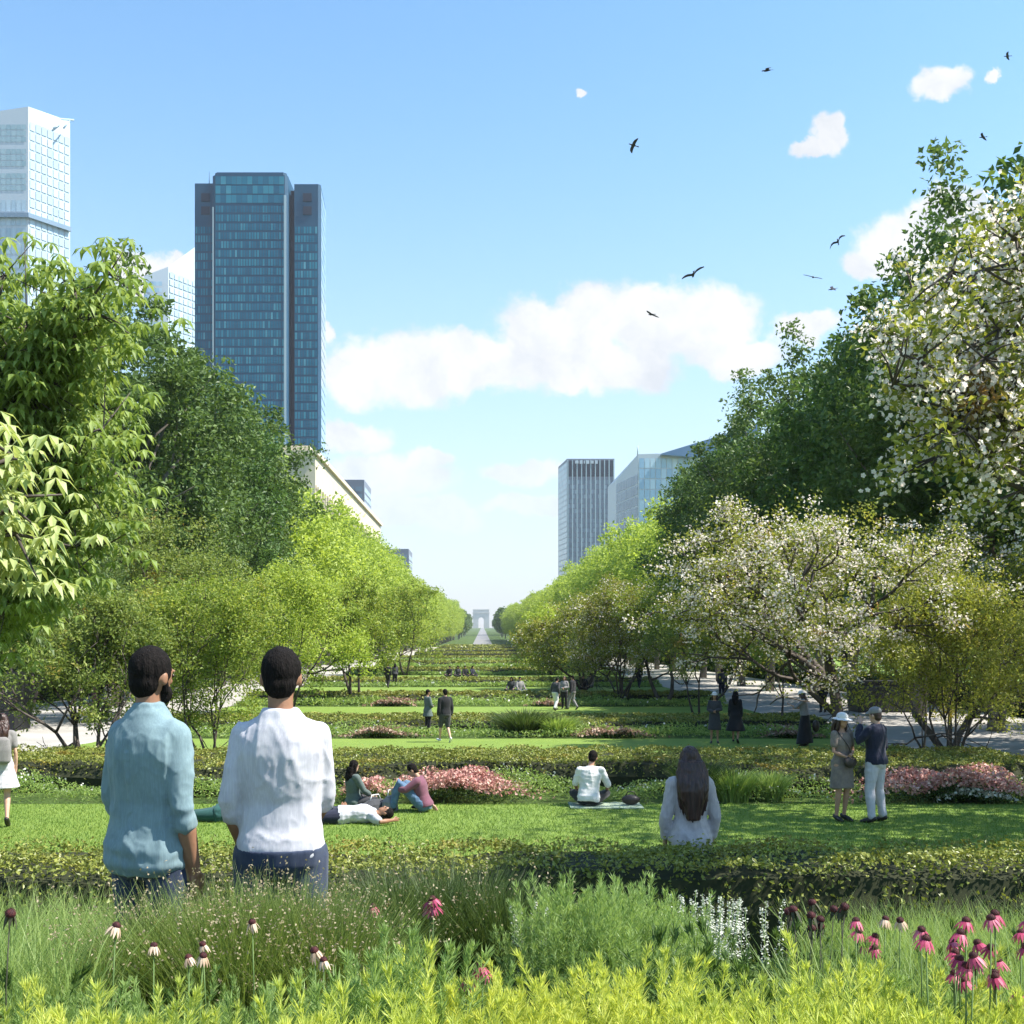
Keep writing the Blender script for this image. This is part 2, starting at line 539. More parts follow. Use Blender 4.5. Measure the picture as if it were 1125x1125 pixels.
M['offwhite'] = fabric('off_white_cloth', (.70, .68, .66))
M['lilac_grey'] = fabric('pale_grey_blouse', (.47, .43, .42), (.38, .34, .34), wr=.6)
M['denim'] = fabric('dark_denim', (.025, .035, .065), (.045, .06, .10))
M['denim_light'] = fabric('washed_denim', (.10, .17, .26), (.06, .11, .19))
M['navy'] = fabric('navy_cloth', (.018, .02, .04))
M['black'] = fabric('black_cloth', (.014, .014, .017))
M['charcoal'] = fabric('charcoal_cloth', (.05, .05, .055))
M['grey'] = fabric('grey_cloth', (.22, .21, .21))
M['taupe'] = fabric('taupe_dress', (.22, .18, .15), (.15, .12, .11))
M['greygreen'] = fabric('grey_green_cloth', (.10, .13, .12))
M['teal'] = fabric('dark_teal_cloth', (.02, .075, .07))
M['rose'] = fabric('mauve_cloth', (.17, .065, .095))
M['leather'] = plain('dark_leather', (.03, .022, .018), .45, (.05, .035, .03), 30)
M['white_shoe'] = plain('white_shoe', (.75, .75, .72), .5)
M['dark_shoe'] = plain('dark_shoe', (.02, .018, .016), .4)
M['blanket'] = fabric('pale_picnic_cloth', (.30, .36, .26), (.20, .26, .20))
M['feather'] = plain('dark_feathers', (.03, .032, .04), .8, (.07, .07, .085), 30)
# ------------------------------------------------------------------ ground, lawns, paths (setting)
def strip(name, y0, y1, x0f, x1f, dz, mt, nx=2, step=1.5, kind='structure'):
    ys = [y0]
    while ys[-1] < y1: ys.append(min(y1, ys[-1] + max(step, ys[-1] * .04)))
    ys = sorted(set(ys + [p for p in GX if y0 < p < y1]))
    V = []
    for y in ys:
        a, b = (x0f(y) if callable(x0f) else x0f), (x1f(y) if callable(x1f) else x1f)
        for i in range(nx + 1): V.append((a + (b - a) * i / nx, y, gz(y) + dz))
    k = nx + 1
    Fs = [(j * k + i, j * k + i + 1, (j + 1) * k + i + 1, (j + 1) * k + i) for j in range(len(ys) - 1) for i in range(nx)]
    m_ = MB()
    m_.add(V, Fs)
    return tag(m_.build(name, mt), kind=kind)


strip('ground', -60, 9000, -5000, 5000, 0, M['ground'], nx=8)


def inner(y):
    return float(np.interp(y, [0, 28, 36, 420], [10.6, 10.6, 13.2, 13.2]))


for s in (-1, 1):
    if s > 0: strip('path', 8, 424, inner, 24.0, .012, M['gravel'])
    else: strip('path', 8, 424, -24.0, lambda y: -inner(y), .012, M['gravel'])
    # outer lawns beyond the path
    if s > 0: strip('lawn', 10, 424, 27.2, 60, .016, M['lawn'])
    else: strip('lawn', 10, 424, -60, -27.2, .016, M['lawn'])
strip('road', 426, 3200, -4, 4, .03, M['road'], step=20)

# (hedge front, hedge back, hedge height, lawn start, lawn end); the bed lies between lawn and hedge
BANDS = [(8.6, 9.75, None, None, None), (21.9, 24.9, .66, 10.4, 20.3), (44.4, 48.4, .50, 34.5, 41.6), (65, 69, .5, 52, 61.5),
         (88, 93, .5, 73, 85.5), (115, 121, .55, 98, 112), (146, 153, .6, 127, 142), (182, 191, .6, 160, 177), (228, 240, .6, 200, 222),
         (285, 300, .65, 250, 278), (352, 372, .7, 312, 344), (402, 420, .8, 378, 398)]
for (h0, h1, hh, l0, l1) in BANDS[1:]:
    strip('lawn', l0, l1, lambda y: -inner(y), inner, .016, M['lawn'])

ORD = ['first', 'second', 'third', 'fourth', 'fifth', 'sixth', 'seventh', 'eighth', 'ninth', 'tenth', 'eleventh', 'twelfth', 'thirteenth',
       'fourteenth', 'fifteenth', 'sixteenth', 'seventeenth', 'eighteenth', 'nineteenth', 'twentieth']


def hedge(idx, y0, y1, hh, topz=None, hw=None):
    rng = np.random.default_rng(100 + idx)
    hw = hw or inner((y0 + y1) / 2) - .15
    d = (y0 + y1) / 2
    zt = topz if topz is not None else gz(d) + hh

    def yf(x): return y0 + (.50 * math.sin(x * .55 + idx) + .22 * math.sin(x * 1.7 + idx * 2)) * (1 if idx else .3)
    # core: a rounded solid of twigs, toned near black for inner shade
    prof = [(0, 0), (-.02, .55), (.06, .93), (.2, 1.0), (.8, 1.0), (.94, .93), (1.02, .55), (1, 0)]
    xs = np.linspace(-hw, hw, int(max(24, hw * 6)))
    V = []
    for x in xs:
        a = yf(x)
        wz = .02 * math.sin(x * 3.1) + .015 * math.sin(x * 7.7)
        for (fy, fz) in prof:
            y = a + (y1 - a) * fy
            g0 = gz(y)
            V.append((x, y, g0 - .02 + (zt - g0 - .05 + wz) * fz))
    k = len(prof)
    Fs = [(i * k + j, (i + 1) * k + j, (i + 1) * k + j + 1, i * k + j + 1) for i in range(len(xs) - 1) for j in range(k - 1)]
    Fs += [tuple(range(k - 1, -1, -1)), tuple((len(xs) - 1) * k + j for j in range(k))]
    root = empty('hedge', (0, 0, 0))
    c = MB()
    c.add(V, Fs)
    c.build('twigs', M['hedgecore'], root)
    # leaves: over top, front and ends
    sz = max(.038, d / 1300 * 3.2)
    nt_ = int(min(95000 if idx == 0 else 60000, 2 * hw * (y1 - y0) / sz ** 2 * 2.3))
    x = rng.uniform(-hw, hw, nt_)
    y = rng.uniform(0, 1, nt_)
    front = np.array([yf(a) for a in x])
    bumpz = np.array([mnoise.noise(Vector((a * 1.8, b * (y1 - y0) * 1.8, idx))) for a, b in zip(x, y)]) * .10 * (1 if idx < 3 else 1.6)
    ct = np.stack([x, front + (y1 - front) * y, zt - .03 + bumpz + rng.normal(0, .018, nt_)], 1)
    nf = int(min(40000, 2 * hw * (zt - gz(y0)) / sz ** 2 * (.9 if idx < 2 else 1.3)))  # near hedge fronts thinned so the dark core reads as shade
    x = rng.uniform(-hw, hw, nf)
    fz = rng.uniform(0, 1, nf)
    fr = np.array([yf(a) for a in x])
    hump = np.array([mnoise.noise(Vector((a * 2.3, b * 2.0, 7 + idx))) for a, b in zip(x, fz)]) * .10
    g0 = np.array([gz(a) for a in fr])
    cf = np.stack([x, fr - .02 - hump + .10 * fz ** 4 + rng.normal(0, .03, nf), g0 + (zt - g0) * fz], 1)
    ne = int(min(4000, (y1 - y0) * (zt - gz(y0)) / sz ** 2 * 1.1))
    ends = []
    for s in (-1, 1):
        yy_ = rng.uniform(y0, y1, ne)
        g1 = np.interp(yy_, GX, GZ)
        ends.append(np.stack([np.full(ne, s * hw) + rng.normal(0, .03, ne), yy_, g1 + (zt - g1) * rng.uniform(0, 1, ne)], 1))
    L = MB()
    V, Fq = leaf_quads(ct, rng.uniform(.7, 1.3, len(ct)) * sz, rng, .6, 1.2)
    L.add(V, Fq)
    C2 = np.concatenate([cf] + ends)
    V, Fq = leaf_quads(C2, rng.uniform(.7, 1.35, len(C2)) * sz * 1.05, rng, .6, .3)
    L.add(V, Fq)
    # sprigs that stand above the clipped top
    if idx < 2:
        ns = 2600 if idx == 0 else 1800
        x = rng.uniform(-hw, hw, ns)
        y = rng.uniform(y0, y1, ns)
        C3 = np.stack([x, y, zt + rng.uniform(0, .05, ns)], 1)
        V, Fq = leaf_quads(C3, rng.uniform(.7, 1.2, ns) * sz, rng, .5, .2)
        L.add(V, Fq)
    L.build('leaves', M['hedge'], root)
    if idx == 0:
        lab = 'near clipped hedge right behind the flower bed and the two men'
    else:
        lab = '%s clipped low hedge across the lawns, counting away from the viewer' % ORD[idx]
    tag(root, lab, 'hedge', 'clipped hedges across the lawns')


hedge(0, 8.6, 9.75, None, .16, 10.4)
for i, (h0, h1, hh, l0, l1) in enumerate(BANDS[1:]):
    hedge(i + 1, h0, h1, hh)


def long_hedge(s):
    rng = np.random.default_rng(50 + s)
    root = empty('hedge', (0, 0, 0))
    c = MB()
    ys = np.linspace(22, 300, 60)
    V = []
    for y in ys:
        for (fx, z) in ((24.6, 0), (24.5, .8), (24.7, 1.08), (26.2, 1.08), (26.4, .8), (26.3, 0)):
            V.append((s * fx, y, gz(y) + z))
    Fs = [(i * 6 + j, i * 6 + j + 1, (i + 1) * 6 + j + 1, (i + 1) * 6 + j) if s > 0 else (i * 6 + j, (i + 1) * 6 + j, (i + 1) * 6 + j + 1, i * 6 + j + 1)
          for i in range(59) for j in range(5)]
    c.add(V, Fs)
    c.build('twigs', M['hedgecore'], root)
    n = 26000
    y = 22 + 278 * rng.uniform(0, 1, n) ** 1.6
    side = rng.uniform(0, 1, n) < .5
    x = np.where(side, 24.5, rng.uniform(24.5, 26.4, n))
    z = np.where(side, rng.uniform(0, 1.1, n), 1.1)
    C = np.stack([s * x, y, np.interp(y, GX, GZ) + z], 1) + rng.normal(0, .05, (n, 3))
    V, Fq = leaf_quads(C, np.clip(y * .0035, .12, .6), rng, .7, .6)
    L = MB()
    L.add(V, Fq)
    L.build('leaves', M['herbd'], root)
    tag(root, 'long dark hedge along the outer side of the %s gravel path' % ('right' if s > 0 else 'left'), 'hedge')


long_hedge(1)
long_hedge(-1)


# ------------------------------------------------------------------ buildings
def glass(name, stops, rough=.12, spec=.6, metal=0.0, band=None):
    """window panes: each pane (mesh island) its own tint"""
    mt, q = mat(name)
    rnd = q.n('ShaderNodeNewGeometry').outputs['Random Per Island']
    pos = q.n('ShaderNodeTexCoord').outputs['Object']
    f = q.math('ADD', q.math('MULTIPLY', rnd, .7), q.math('MULTIPLY', q.noise(pos, .05, 3.0), .4), clamp=True)
    col = q.ramp(f, stops)
    p = q.n('ShaderNodeBsdfPrincipled', {'Base Color': col, 'Roughness': rough, 'Metallic': metal, 'Specular IOR Level': spec})
    return finish(mt, q, p.outputs[0])


M['tower_glass'] = glass('dark_teal_glass', [(0, (.006, .075, .145)), (.55, (.010, .14, .225)), (.85, (.03, .21, .29)), (1, (.12, .34, .42))], .25, .25)
M['tower_frame'] = plain('dark_blue_cladding', (.002, .050, .105), .6, (.003, .065, .13), .05)
M['tower_dark'] = plain('tower_recess', (.008, .015, .035), .6)
M['tower_trim'] = plain('pale_metal_trim', (.34, .44, .48), .4)
M['pale_glass'] = glass('pale_glass', [(0, (.30, .42, .50)), (1, (.46, .57, .64))], .2, .5)
M['palegreen_glass'] = glass('pale_green_glass', [(0, (.24, .36, .40)), (1, (.38, .50, .53))], .15, .7)
M['white_clad'] = plain('white_cladding', (.46, .52, .57), .4)
M['stone'] = plain('cream_stone', (.62, .54, .40), .85, (.54, .47, .35), .3)
M['stone_dark'] = plain('dark_stone_window', (.10, .11, .12), .3)  # plain dark grey window tone
M['grey_clad'] = plain('grey_cladding', (.16, .18, .23), .5)
M['grey_glass'] = glass('grey_blue_glass', [(0, (.10, .16, .23)), (1, (.22, .30, .38))], .25)
M['blue_glass'] = glass('blue_glass', [(0, (.20, .36, .52)), (.6, (.32, .50, .64)), (1, (.55, .68, .76))], .12, .7)
M['dblue_glass'] = glass('deep_blue_glass', [(0, (.04, .11, .22)), (1, (.10, .20, .34))], .15, .7)
M['zinc'] = plain('zinc_roof', (.26, .29, .34), .6)
M['limestone'] = plain('pale_limestone', (.50, .47, .42), .9, (.42, .40, .36), .1)


def panes(mb, o, uax, nu, du, nv, dv, gu, gv, off, skip=None, mat=0):
    """grid of separate panes in the plane through o spanned by uax (unit) and Z"""
    o, uax = np.array(o, float), np.array(uax, float)
    nrm = np.array([uax[1], -uax[0], 0.0]) * off
    up = np.array([0, 0, 1.0])
    V, Fs = [], []
    for j in range(nv):
        for i in range(nu):
            if skip and skip(i, j): continue
            a = o + uax * (i * du + gu / 2) + up * (j * dv + gv / 2) + nrm
            b = len(V)
            V += [a, a + uax * (du - gu), a + uax * (du - gu) + up * (dv - gv), a + up * (dv - gv)]
            Fs.append((b, b + 1, b + 2, b + 3))
    if V: mb.add(V, Fs, mat)


def window_parts(o, uax, nu, du, nv, dv, gu, gv, off, mt, root, key):
    cells = sorted([(key(i, j), i, j) for i in range(nu) for j in range(nv)])
    for _, i, j in cells[:100]:
        mb = MB()
        a = Vector(o) + Vector(uax) * (i * du) + Vector((0, 0, j * dv))
        panes(mb, a, uax, 1, du, 1, dv, gu, gv, off)
        mb.build('window', mt, root)
    if len(cells) > 100:
        rest = {(i, j) for _, i, j in cells[100:]}
        mb = MB()
        panes(mb, o, uax, nu, du, nv, dv, gu, gv, off, skip=lambda i, j: (i, j) not in rest)
        tag(mb.build('window', mt, root), kind='stuff')


def wpt(px, d): return (px - CX) * d / F


def tz(py, d): return CH + (CY - py) * d / F


# dark tower --------------------------------------------------------
def dark_tower():
    d = 500.0
    base = 8.0
    root = empty('office_tower', (0, 0, 0))
    x0, x1, x2, x3, x4 = [wpt(p, d) for p in (209.5, 233, 316, 322, 351)]
    zw, zc = tz(198.5, d), tz(188.5, d)
    fr = MB()
    fr.prism([(x0 + 1, d + 3), (x1 + .5, d + 3), (x1 + .5, d + 36), (x0 + 1, d + 36)], base, zw)
    fr.prism([(x1, d + 1.2), (x1 + 1.2, d), (x2 - 1.2, d), (x2, d + 1.2), (x2, d + 40), (x1, d + 40)], base, zc - 1.5,
             taper=None)
    fr.prism([(x1 + .8, d + 2), (x1 + 2, d + .8), (x2 - 2, d + .8), (x2 - .8, d + 2), (x2 - .8, d + 39), (x1 + .8, d + 39)], zc - 1.6, zc)
    fr.prism([(x3, d + 3), (x4 - 1, d + 3), (x4, d + 4), (wpt(357.5, d + 30), d + 30), (x3, d + 30)], base, zw - .3)
    fr.build('wall', M['tower_frame'], root)
    rc = MB()
    rc.prism([(x2 - .5, d + 8), (x3 + .5, d + 8), (x3 + .5, d + 28), (x2 - .5, d + 28)], base, zw - 1.2)
    rc.build('recess', M['tower_dark'], root)
    gm = MB()
    H = zc - 14 - base
    nv = 47
    dv = H / nv
    panes(gm, (x1 + 1.4, d, base), (1, 0, 0), 25, (x2 - x1 - 2.8) / 25, nv, dv, .35, .85, .12)
    H2 = zw - 18 - base
    nv2 = 45
    panes(gm, (x0 + 1.2, d + 3, base), (1, 0, 0), 7, (x1 - x0 - 1.4) / 7, nv2, H2 / nv2, .35, .85, .12)
    panes(gm, (x3 + .2, d + 3, base), (1, 0, 0), 8, (x4 - x3 - 1.4) / 8, nv2, H2 / nv2, .35, .85, .12)
    # the top floors: closed bands of glass
    for k in range(3): panes(gm, (x1 + 1.4, d, zc - 13.4 + k * 3.9), (1, 0, 0), 13, (x2 - x1 - 2.8) / 13, 1, 3.7, .12, .3, .12)
    gm.build('glass_facade', M['tower_glass'], root)
    sd = MB()
    ex = wpt(357.5, d + 30) - x4
    L = math.hypot(ex, 26)
    panes(sd, (x4 + .05, d + 4, base), (ex / L, 26 / L, 0), 8, L / 8, 44, (zw - 2 - base) / 44, .3, .5, .12)
    sd.build('side_glass', M['blue_glass'], root)  # paler glass than the front: sunlight on this side put into the colour
    tr = MB()
    tr.box(((x2 - 1.1), d - .10, (base + zc - 10) / 2 + 2), (.9, .5, zc - 14 - base))
    tr.box((x1 + .4, d - .05, (base + zc - 10) / 2), (.4, .4, zc - 20 - base))
    tr.build('trim', M['tower_trim'], root)
    for xa in (x0 + 3.4 + 2.2, x3 + 5.6):
        for k in range(2):
            v_ = MB()
            v_.box((xa, d + 2.85, zw - 6 - k * 5.6), (3.6, .5, 3.4))
            v_.build('louvre', M['tower_dark'], root)
    an = MB()
    an.tube([(x0 + 6, d + 8, zw - 1), (x0 + 6, d + 8, zw + 7)], [.25, .08], 5)
    an.build('antenna', M['tower_frame'], root)
    tag(root, 'tall dark blue glass office tower standing alone on the left skyline', 'tower')


dark_tower()


def white_tower():
    d = 620.0
    root = empty('office_tower')
    x0, x1, x2 = wpt(-40, d), wpt(31, d), wpt(77, d + 22)
    x3 = wpt(76, d + 60)
    zt, z1, zm, zb = tz(128, d), tz(113, d), tz(210, d), tz(262, d)
    w = MB()
    # main shaft with sheared top
    w.add([(x0, d, 5), (x1, d, 5), (x2, d + 22, 5), (x3, d + 60, 5), (x0, d + 60, 5),
           (x0, d, zt), (x1, d, tz(117, d)), (x2, d + 22, tz(136, d + 22)), (x3, d + 60, tz(133, d + 60)), (x0, d + 60, z1)],
          [(4, 3, 2, 1, 0), (0, 1, 6, 5), (1, 2, 7, 6), (2, 3, 8, 7), (3, 4, 9, 8), (4, 0, 5, 9), (5, 6, 7, 8, 9)])
    w.build('wall', M['white_clad'], root)
    cr = MB()                                    # glazed screen on the roof
    for i in range(10):
        xa = x0 + (x2 - x0) * i / 9
        cr.tube([(xa, d + 12, zt - 1), (xa + 2, d + 16, tz(118 + (i % 3) * 2, d))], [.5, .3], 5)
    cr.tube([(x0, d + 15, tz(119, d)), (x1, d + 16, tz(114, d)), (x2, d + 28, tz(132, d + 28))], [.6] * 3, 6)
    cr.build('roof_screen', M['pale_glass'], root)
    dz = (zt - 4 - zm) / 11
    for j0, j1 in ((0, 3), (4, 7), (8, 11)):
        gm = MB()
        panes(gm, (x0 + 1, d, zm + j0 * dz), (1, 0, 0), 12, (x1 - x0 - 2) / 12, j1 - j0, dz, .25, .5, .15)
        gm.build('glass_band', M['palegreen_glass'], root)
    g2 = MB()
    panes(g2, (x0 + 1, d, 10), (1, 0, 0), 12, (x1 - x0 - 2) / 12, 30, (zm - 14) / 30, .3, 1.4, .15)
    L = math.hypot(x2 - x1, 22)
    panes(g2, (x1 + .5, d + .5, 10), ((x2 - x1) / L, 22 / L, 0), 7, (L - 1) / 7, 52, (zt - 12) / 52, .5, .6, .15)
    g2.build('side_glass', M['pale_glass'], root)
    # sloping ledge that divides the shaft
    lg = MB()
    lg.prism([(x0, d - 2.2), (x1 + 1, d - 2.2), (x2 + 1.5, d + 20), (x2 - 2, d + 22), (x1, d - .2), (x0, d - .2)], tz(240, d), tz(235, d))
    lg.build('ledge', M['grey_glass'], root)
    tag(root, 'white glass skyscraper cut off by the left edge of the picture', 'tower')


white_tower()


def pale_tower():
    d = 760.0
    root = empty('office_tower')
    x0, x1, x2, x3 = wpt(158, d), wpt(184, d), wpt(216, d + 25), wpt(216, d + 50)
    w = MB()
    w.add([(x0, d, 5), (x1, d + 2, 5), (x2, d + 25, 5), (x3, d + 50, 5), (x0, d + 50, 5),
           (x0, d, tz(303, d)), (x1, d + 2, tz(292, d)), (x2, d + 25, tz(270, d + 25)), (x3, d + 50, tz(270, d + 50)), (x0, d + 50, tz(300, d))],
          [(4, 3, 2, 1, 0), (0, 1, 6, 5), (1, 2, 7, 6), (2, 3, 8, 7), (3, 4, 9, 8), (4, 0, 5, 9), (5, 6, 7, 8, 9)])
    w.build('wall', M['white_clad'], root)
    gm = MB()
    panes(gm, (x0 + .6, d, 10), (1, 0, 0), 6, (x1 - x0 - 4) / 6, 52, (tz(308, d) - 10) / 52, .1, 1.5, .25)
    gm.build('glass_facade', M['blue_glass'], root)
    g2 = MB()
    L = math.hypot(x2 - x1, 23)
    panes(g2, (x1 + .6, d + 2.5, 10), ((x2 - x1) / L, 23 / L, 0), 6, (L - 1) / 6, 48, (tz(296, d) - 10) / 48, .5, .7, .25)
    g2.build('side_glass', M['pale_glass'], root)
    tag(root, 'slim pale blue tower just left of the dark glass tower', 'tower')


pale_tower()


def cream_block():
    """long cream stone block that runs away beside the left trees"""
    X = -37.0
    root = empty('apartment_building')
    y0, y1 = 262.0, 430.0
    zt = tz(500, 262.0)
    w = MB()
    w.prism([(X - 13, y0), (X, y0), (X, y1), (X - 13, y1)], -2, zt)
    w.build('wall', M['stone'], root)
    co = MB()
    co.prism([(X - 13.4, y0 - .5), (X + .7, y0 - .5), (X + .7, y1 + .5), (X - 13.4, y1 + .5)], zt, zt + 1.0)
    co.prism([(X - 11, y0 + 8), (X - 2.5, y0 + 8), (X - 2.5, y1 - 8), (X - 11, y1 - 8)], zt + 1, zt + 3.4)
    co.build('cornice', M['stone'], root)
    window_parts((X, y0 + 1, 6), (0, 1, 0), 40, (y1 - y0 - 2) / 40, 7, (zt - 13) / 7, 1.5, 1.4, .06, M['grey_glass'], root,
                 key=lambda i, j: i - j * .01)
    fn = MB()
    for i in range(41):
        fn.box((X + .35, y0 + 1 + i * (y1 - y0 - 2) / 40, (zt - 6) / 2), (.7, .7, zt - 8))
    for j in range(8):
        fn.box((X + .14, (y0 + y1) / 2, 6 + j * (zt - 13) / 7), (.28, y1 - y0 - .5, .8))
    fn.build('pillars', M['stone'], root)
    tag(root, 'long cream stone block running away behind the left tree row', 'building')


cream_block()


def grey_block(px0, px1, pyt, d, label, tower=None):
    root = empty('office_building')
    x0, x1 = wpt(px0, d), wpt(px1, d)
    zt = tz(pyt, d)
    w = MB()
    w.prism([(x0, d), (x1, d), (x1, d + 40), (x0, d + 40)], -2, zt)
    if tower:
        w.prism([(x0 + 1, d + 4), (wpt(tower[0], d), d + 4), (wpt(tower[0], d), d + 30), (x0 + 1, d + 30)], zt + .01, tz(tower[1], d))
    w.build('wall', M['grey_clad'], root)
    nu = max(5, int((x1 - x0) / 5))
    nv = int(zt / 4.2)
    window_parts((x0 + .6, d, 4), (1, 0, 0), nu, (x1 - x0 - 1.2) / nu, nv, (zt - 7) / nv, .9, 1.5, .15, M['grey_glass'], root, key=lambda i, j: -j)
    g2 = MB()
    panes(g2, (x1, d + 1, 4), (0, 1, 0), 9, 38 / 9, nv, (zt - 7) / nv, .6, 1.2, .15)
    g2.build('side_glass', M['pale_glass'], root)
    tag(root, label, 'building')


grey_block(352, 400, 527, 640, 'grey office block rising behind the far end of the cream block', (371, 522))
grey_block(418, 449, 603, 760, 'small pale grey block at the far end of the left tree row')


def striped_tower():
    d = 900.0
    root = empty('office_tower')
    x0, x1, x2 = wpt(617, d), wpt(623, d), wpt(675, d)
    zt, zb = tz(504, d), tz(524, d)
    w = MB()
    w.add([(x0, d + 40, -2), (x1, d, -2), (x2, d, -2), (x2, d + 45, -2), (x0, d + 40, zt - .5), (x1, d, zt), (x2, d, zt), (x2, d + 45, zt)],
          [(3, 2, 1, 0), (0, 1, 5, 4), (1, 2, 6, 5), (2, 3, 7, 6), (3, 0, 4, 7), (4, 5, 6, 7)])
    w.build('wall', M['grey_clad'], root)
    gm = MB()
    panes(gm, (x1 + .5, d, 4), (1, 0, 0), 20, (x2 - x1 - 1) / 20, 32, (zb - 6) / 32, .35, .7, .15)
    gm.build('glass_facade', glass('steel_blue_glass', [(0, (.11, .15, .20)), (.7, (.19, .25, .32)), (1, (.34, .42, .50))], .25), root)
    g2 = MB()
    L = math.hypot(x1 - x0, 40)
    panes(g2, (x0 + .3, d + 39, 4), ((x1 - x0) / L, -40 / L, 0), 9, (L - 2) / 9, 32, (zt - 6) / 32, .3, .6, .2)
    g2.build('side_glass', M['pale_glass'], root)
    fn = MB()
    for i in range(11):
        fn.box((x1 + .6 + i * (x2 - x1 - 1.2) / 10, d - .5, zt / 2), (.75, .9, zt - 2))
    fn.build('fins', M['tower_trim'], root)
    hd = MB()
    hd.box(((x1 + x2) / 2, d - .12, (zt + zb) / 2 - .5), (x2 - x1 - 1.5, .2, zt - zb - 1.5))
    hd.build('top_band', M['tower_dark'], root)
    sg = MB()                                    # the rooftop lettering, unreadable at this distance
    xx = x1 + 6
    for k, wd_ in enumerate((2.6, 2.2, .9, 2.4, 2.4, 2.2)):
        sg.box((xx + wd_ / 2, d - 1.2, zt - 2.7), (wd_, .3, 2.6 if k % 2 else 2.2))
        xx += wd_ + .9
    sg.build('rooftop_sign', M['white_clad'], root)
    tag(root, 'grey striped office tower with a dark top band on the right skyline', 'tower')


striped_tower()


def glass_wedge():
    """pale glass building with a slanting dark roof at the right"""
    d = 430.0
    root = empty('office_building')
    xa, xb, xc, xd = [wpt(p, d) for p in (687, 701, 725, 800)]
    w = MB()
    w.add([(xa, d + 30, -2), (xb, d, -2), (xd, d, -2), (xd, d + 60, -2), (xa, d + 60, -2),
           (xa, d + 30, tz(516, d)), (xb, d, tz(499, d)), (xd, d, tz(496, d)), (xd, d + 60, tz(496, d)), (xa, d + 60, tz(512, d))],
          [(4, 3, 2, 1, 0), (0, 1, 6, 5), (1, 2, 7, 6), (2, 3, 8, 7), (3, 4, 9, 8), (4, 0, 5, 9), (5, 6, 7, 8, 9)])
    w.build('wall', M['white_clad'], root)
    gm = MB()
    panes(gm, (xb + .3, d, 2), (1, 0, 0), 16, (xd - xb - .6) / 16, 17, (tz(500, d) - 3) / 17, .25, .35, .12)
    gm.build('glass_facade', M['blue_glass'], root)
    g2 = MB()
    L = math.hypot(xb - xa, 30)
    panes(g2, (xa + .1, d + 29.8, 2), ((xb - xa) / L, -30 / L, 0), 9, (L - .5) / 9, 15, (tz(517, d) - 3) / 15, .25, .5, .15)
    g2.build('side_glass', M['grey_glass'], root)
    rf = MB()                                    # the wing of the roof, climbing to the right
    ya, yb = d - 4, d + 50
    zA, zB = tz(500, d), tz(468, d)
    xr = wpt(830, d)
    rf.add([(xc, ya, zA - .4), (xr, ya, zA - 3), (xr, yb, zA - 3), (xc, yb, zA - .4), (xc, ya, zA), (xr, ya, zB), (xr, yb, zB), (xc, yb, zA)],
           [(3, 2, 1, 0), (0, 1, 5, 4), (1, 2, 6, 5), (2, 3, 7, 6), (3, 0, 4, 7), (4, 5, 6, 7)])
    rf.build('roof', M['dblue_glass'], root)
    an = MB()
    an.tube([(xb, d + 1, tz(500, d)), (xb, d + 1, tz(489, d))], [.3, .15], 5)
    an.build('mast', M['tower_trim'], root)
    tag(root, 'pale glass building with a slanting deep blue roof behind the right trees', 'building')


glass_wedge()


def arch():
    d = 3250.0
    s = 1.0
    root = empty('triumphal_arch', (wpt(528.5, d), d, 27.0))
    w = MB()
    W2, D2, H_ = 22.5 * s, 11, 50
    Vv = []
    # front outline with an arched opening
    op, sp = 7.3, 22.0
    arc = [(op * math.cos(a), sp + op * math.sin(a)) for a in np.linspace(0, PI, 13)]
    for yv in (-D2, D2):
        Vv += [(-W2, yv, 0), (-op, yv, 0)] + [(x, yv, z) for x, z in arc[::-1]] + [(op, yv, 0), (W2, yv, 0), (W2, yv, 40), (-W2, yv, 40)]
    n = len(Vv) // 2
    idx = list(range(n))
    w.add(Vv, [tuple(idx), tuple(n + i for i in idx[::-1])] + [(i, n + i, n + (i + 1) % n, (i + 1) % n) for i in range(n)])
    w.build('pier', M['limestone'], root)
    c = MB()
    c.box((0, 0, 41.2), (W2 * 2 + 3, D2 * 2 + 3, 2.0))
    c.box((0, 0, 46), (W2 * 2 - 1, D2 * 2 - 1, 7.6))
    c.box((0, 0, 50.3), (W2 * 2 + 1, D2 * 2 + 1, 1.0))
    c.build('attic', M['limestone'], root)
    tag(root, 'tiny triumphal arch at the far end of the avenue', 'monument')


arch()
rr = random.Random(5)
for k in range(22):
    s = -1 if k % 2 else 1
    row = k // 2
    d = 2250 + row * 120 + rr.uniform(0, 60)
    xin = 30 + rr.uniform(0, 8) + row * .5
    wd = rr.uniform(38, 60)
    h = rr.uniform(20, 30) + (8 if rr.random() < .2 else 0)
    zb = gz(d)
    root = empty('apartment_building', (s * (xin + wd / 2), d, zb))
    w = MB()
    w.box((0, 0, h / 2), (wd, 26, h))
    w.build('wall', M['limestone'], root)
    r_ = MB()
    a, b = wd / 2, 13
    r_.prism([(-a - .3, -b - .3), (a + .3, -b - .3), (a + .3, b + .3), (-a - .3, b + .3)], h, h + 5, taper=[(-a + 3, -b + 3), (a - 3, -b + 3), (a - 3, b - 3), (-a + 3, b - 3)])
    for q_ in range(3): r_.box((rr.uniform(-a + 5, a - 5), 0, h + 6), (1.5, 4, 4))
    r_.build('roof', M['zinc'], root)
    tag(root, 'faint pale stone city block with a zinc roof beside the far avenue', 'building', 'far city blocks along the avenue')


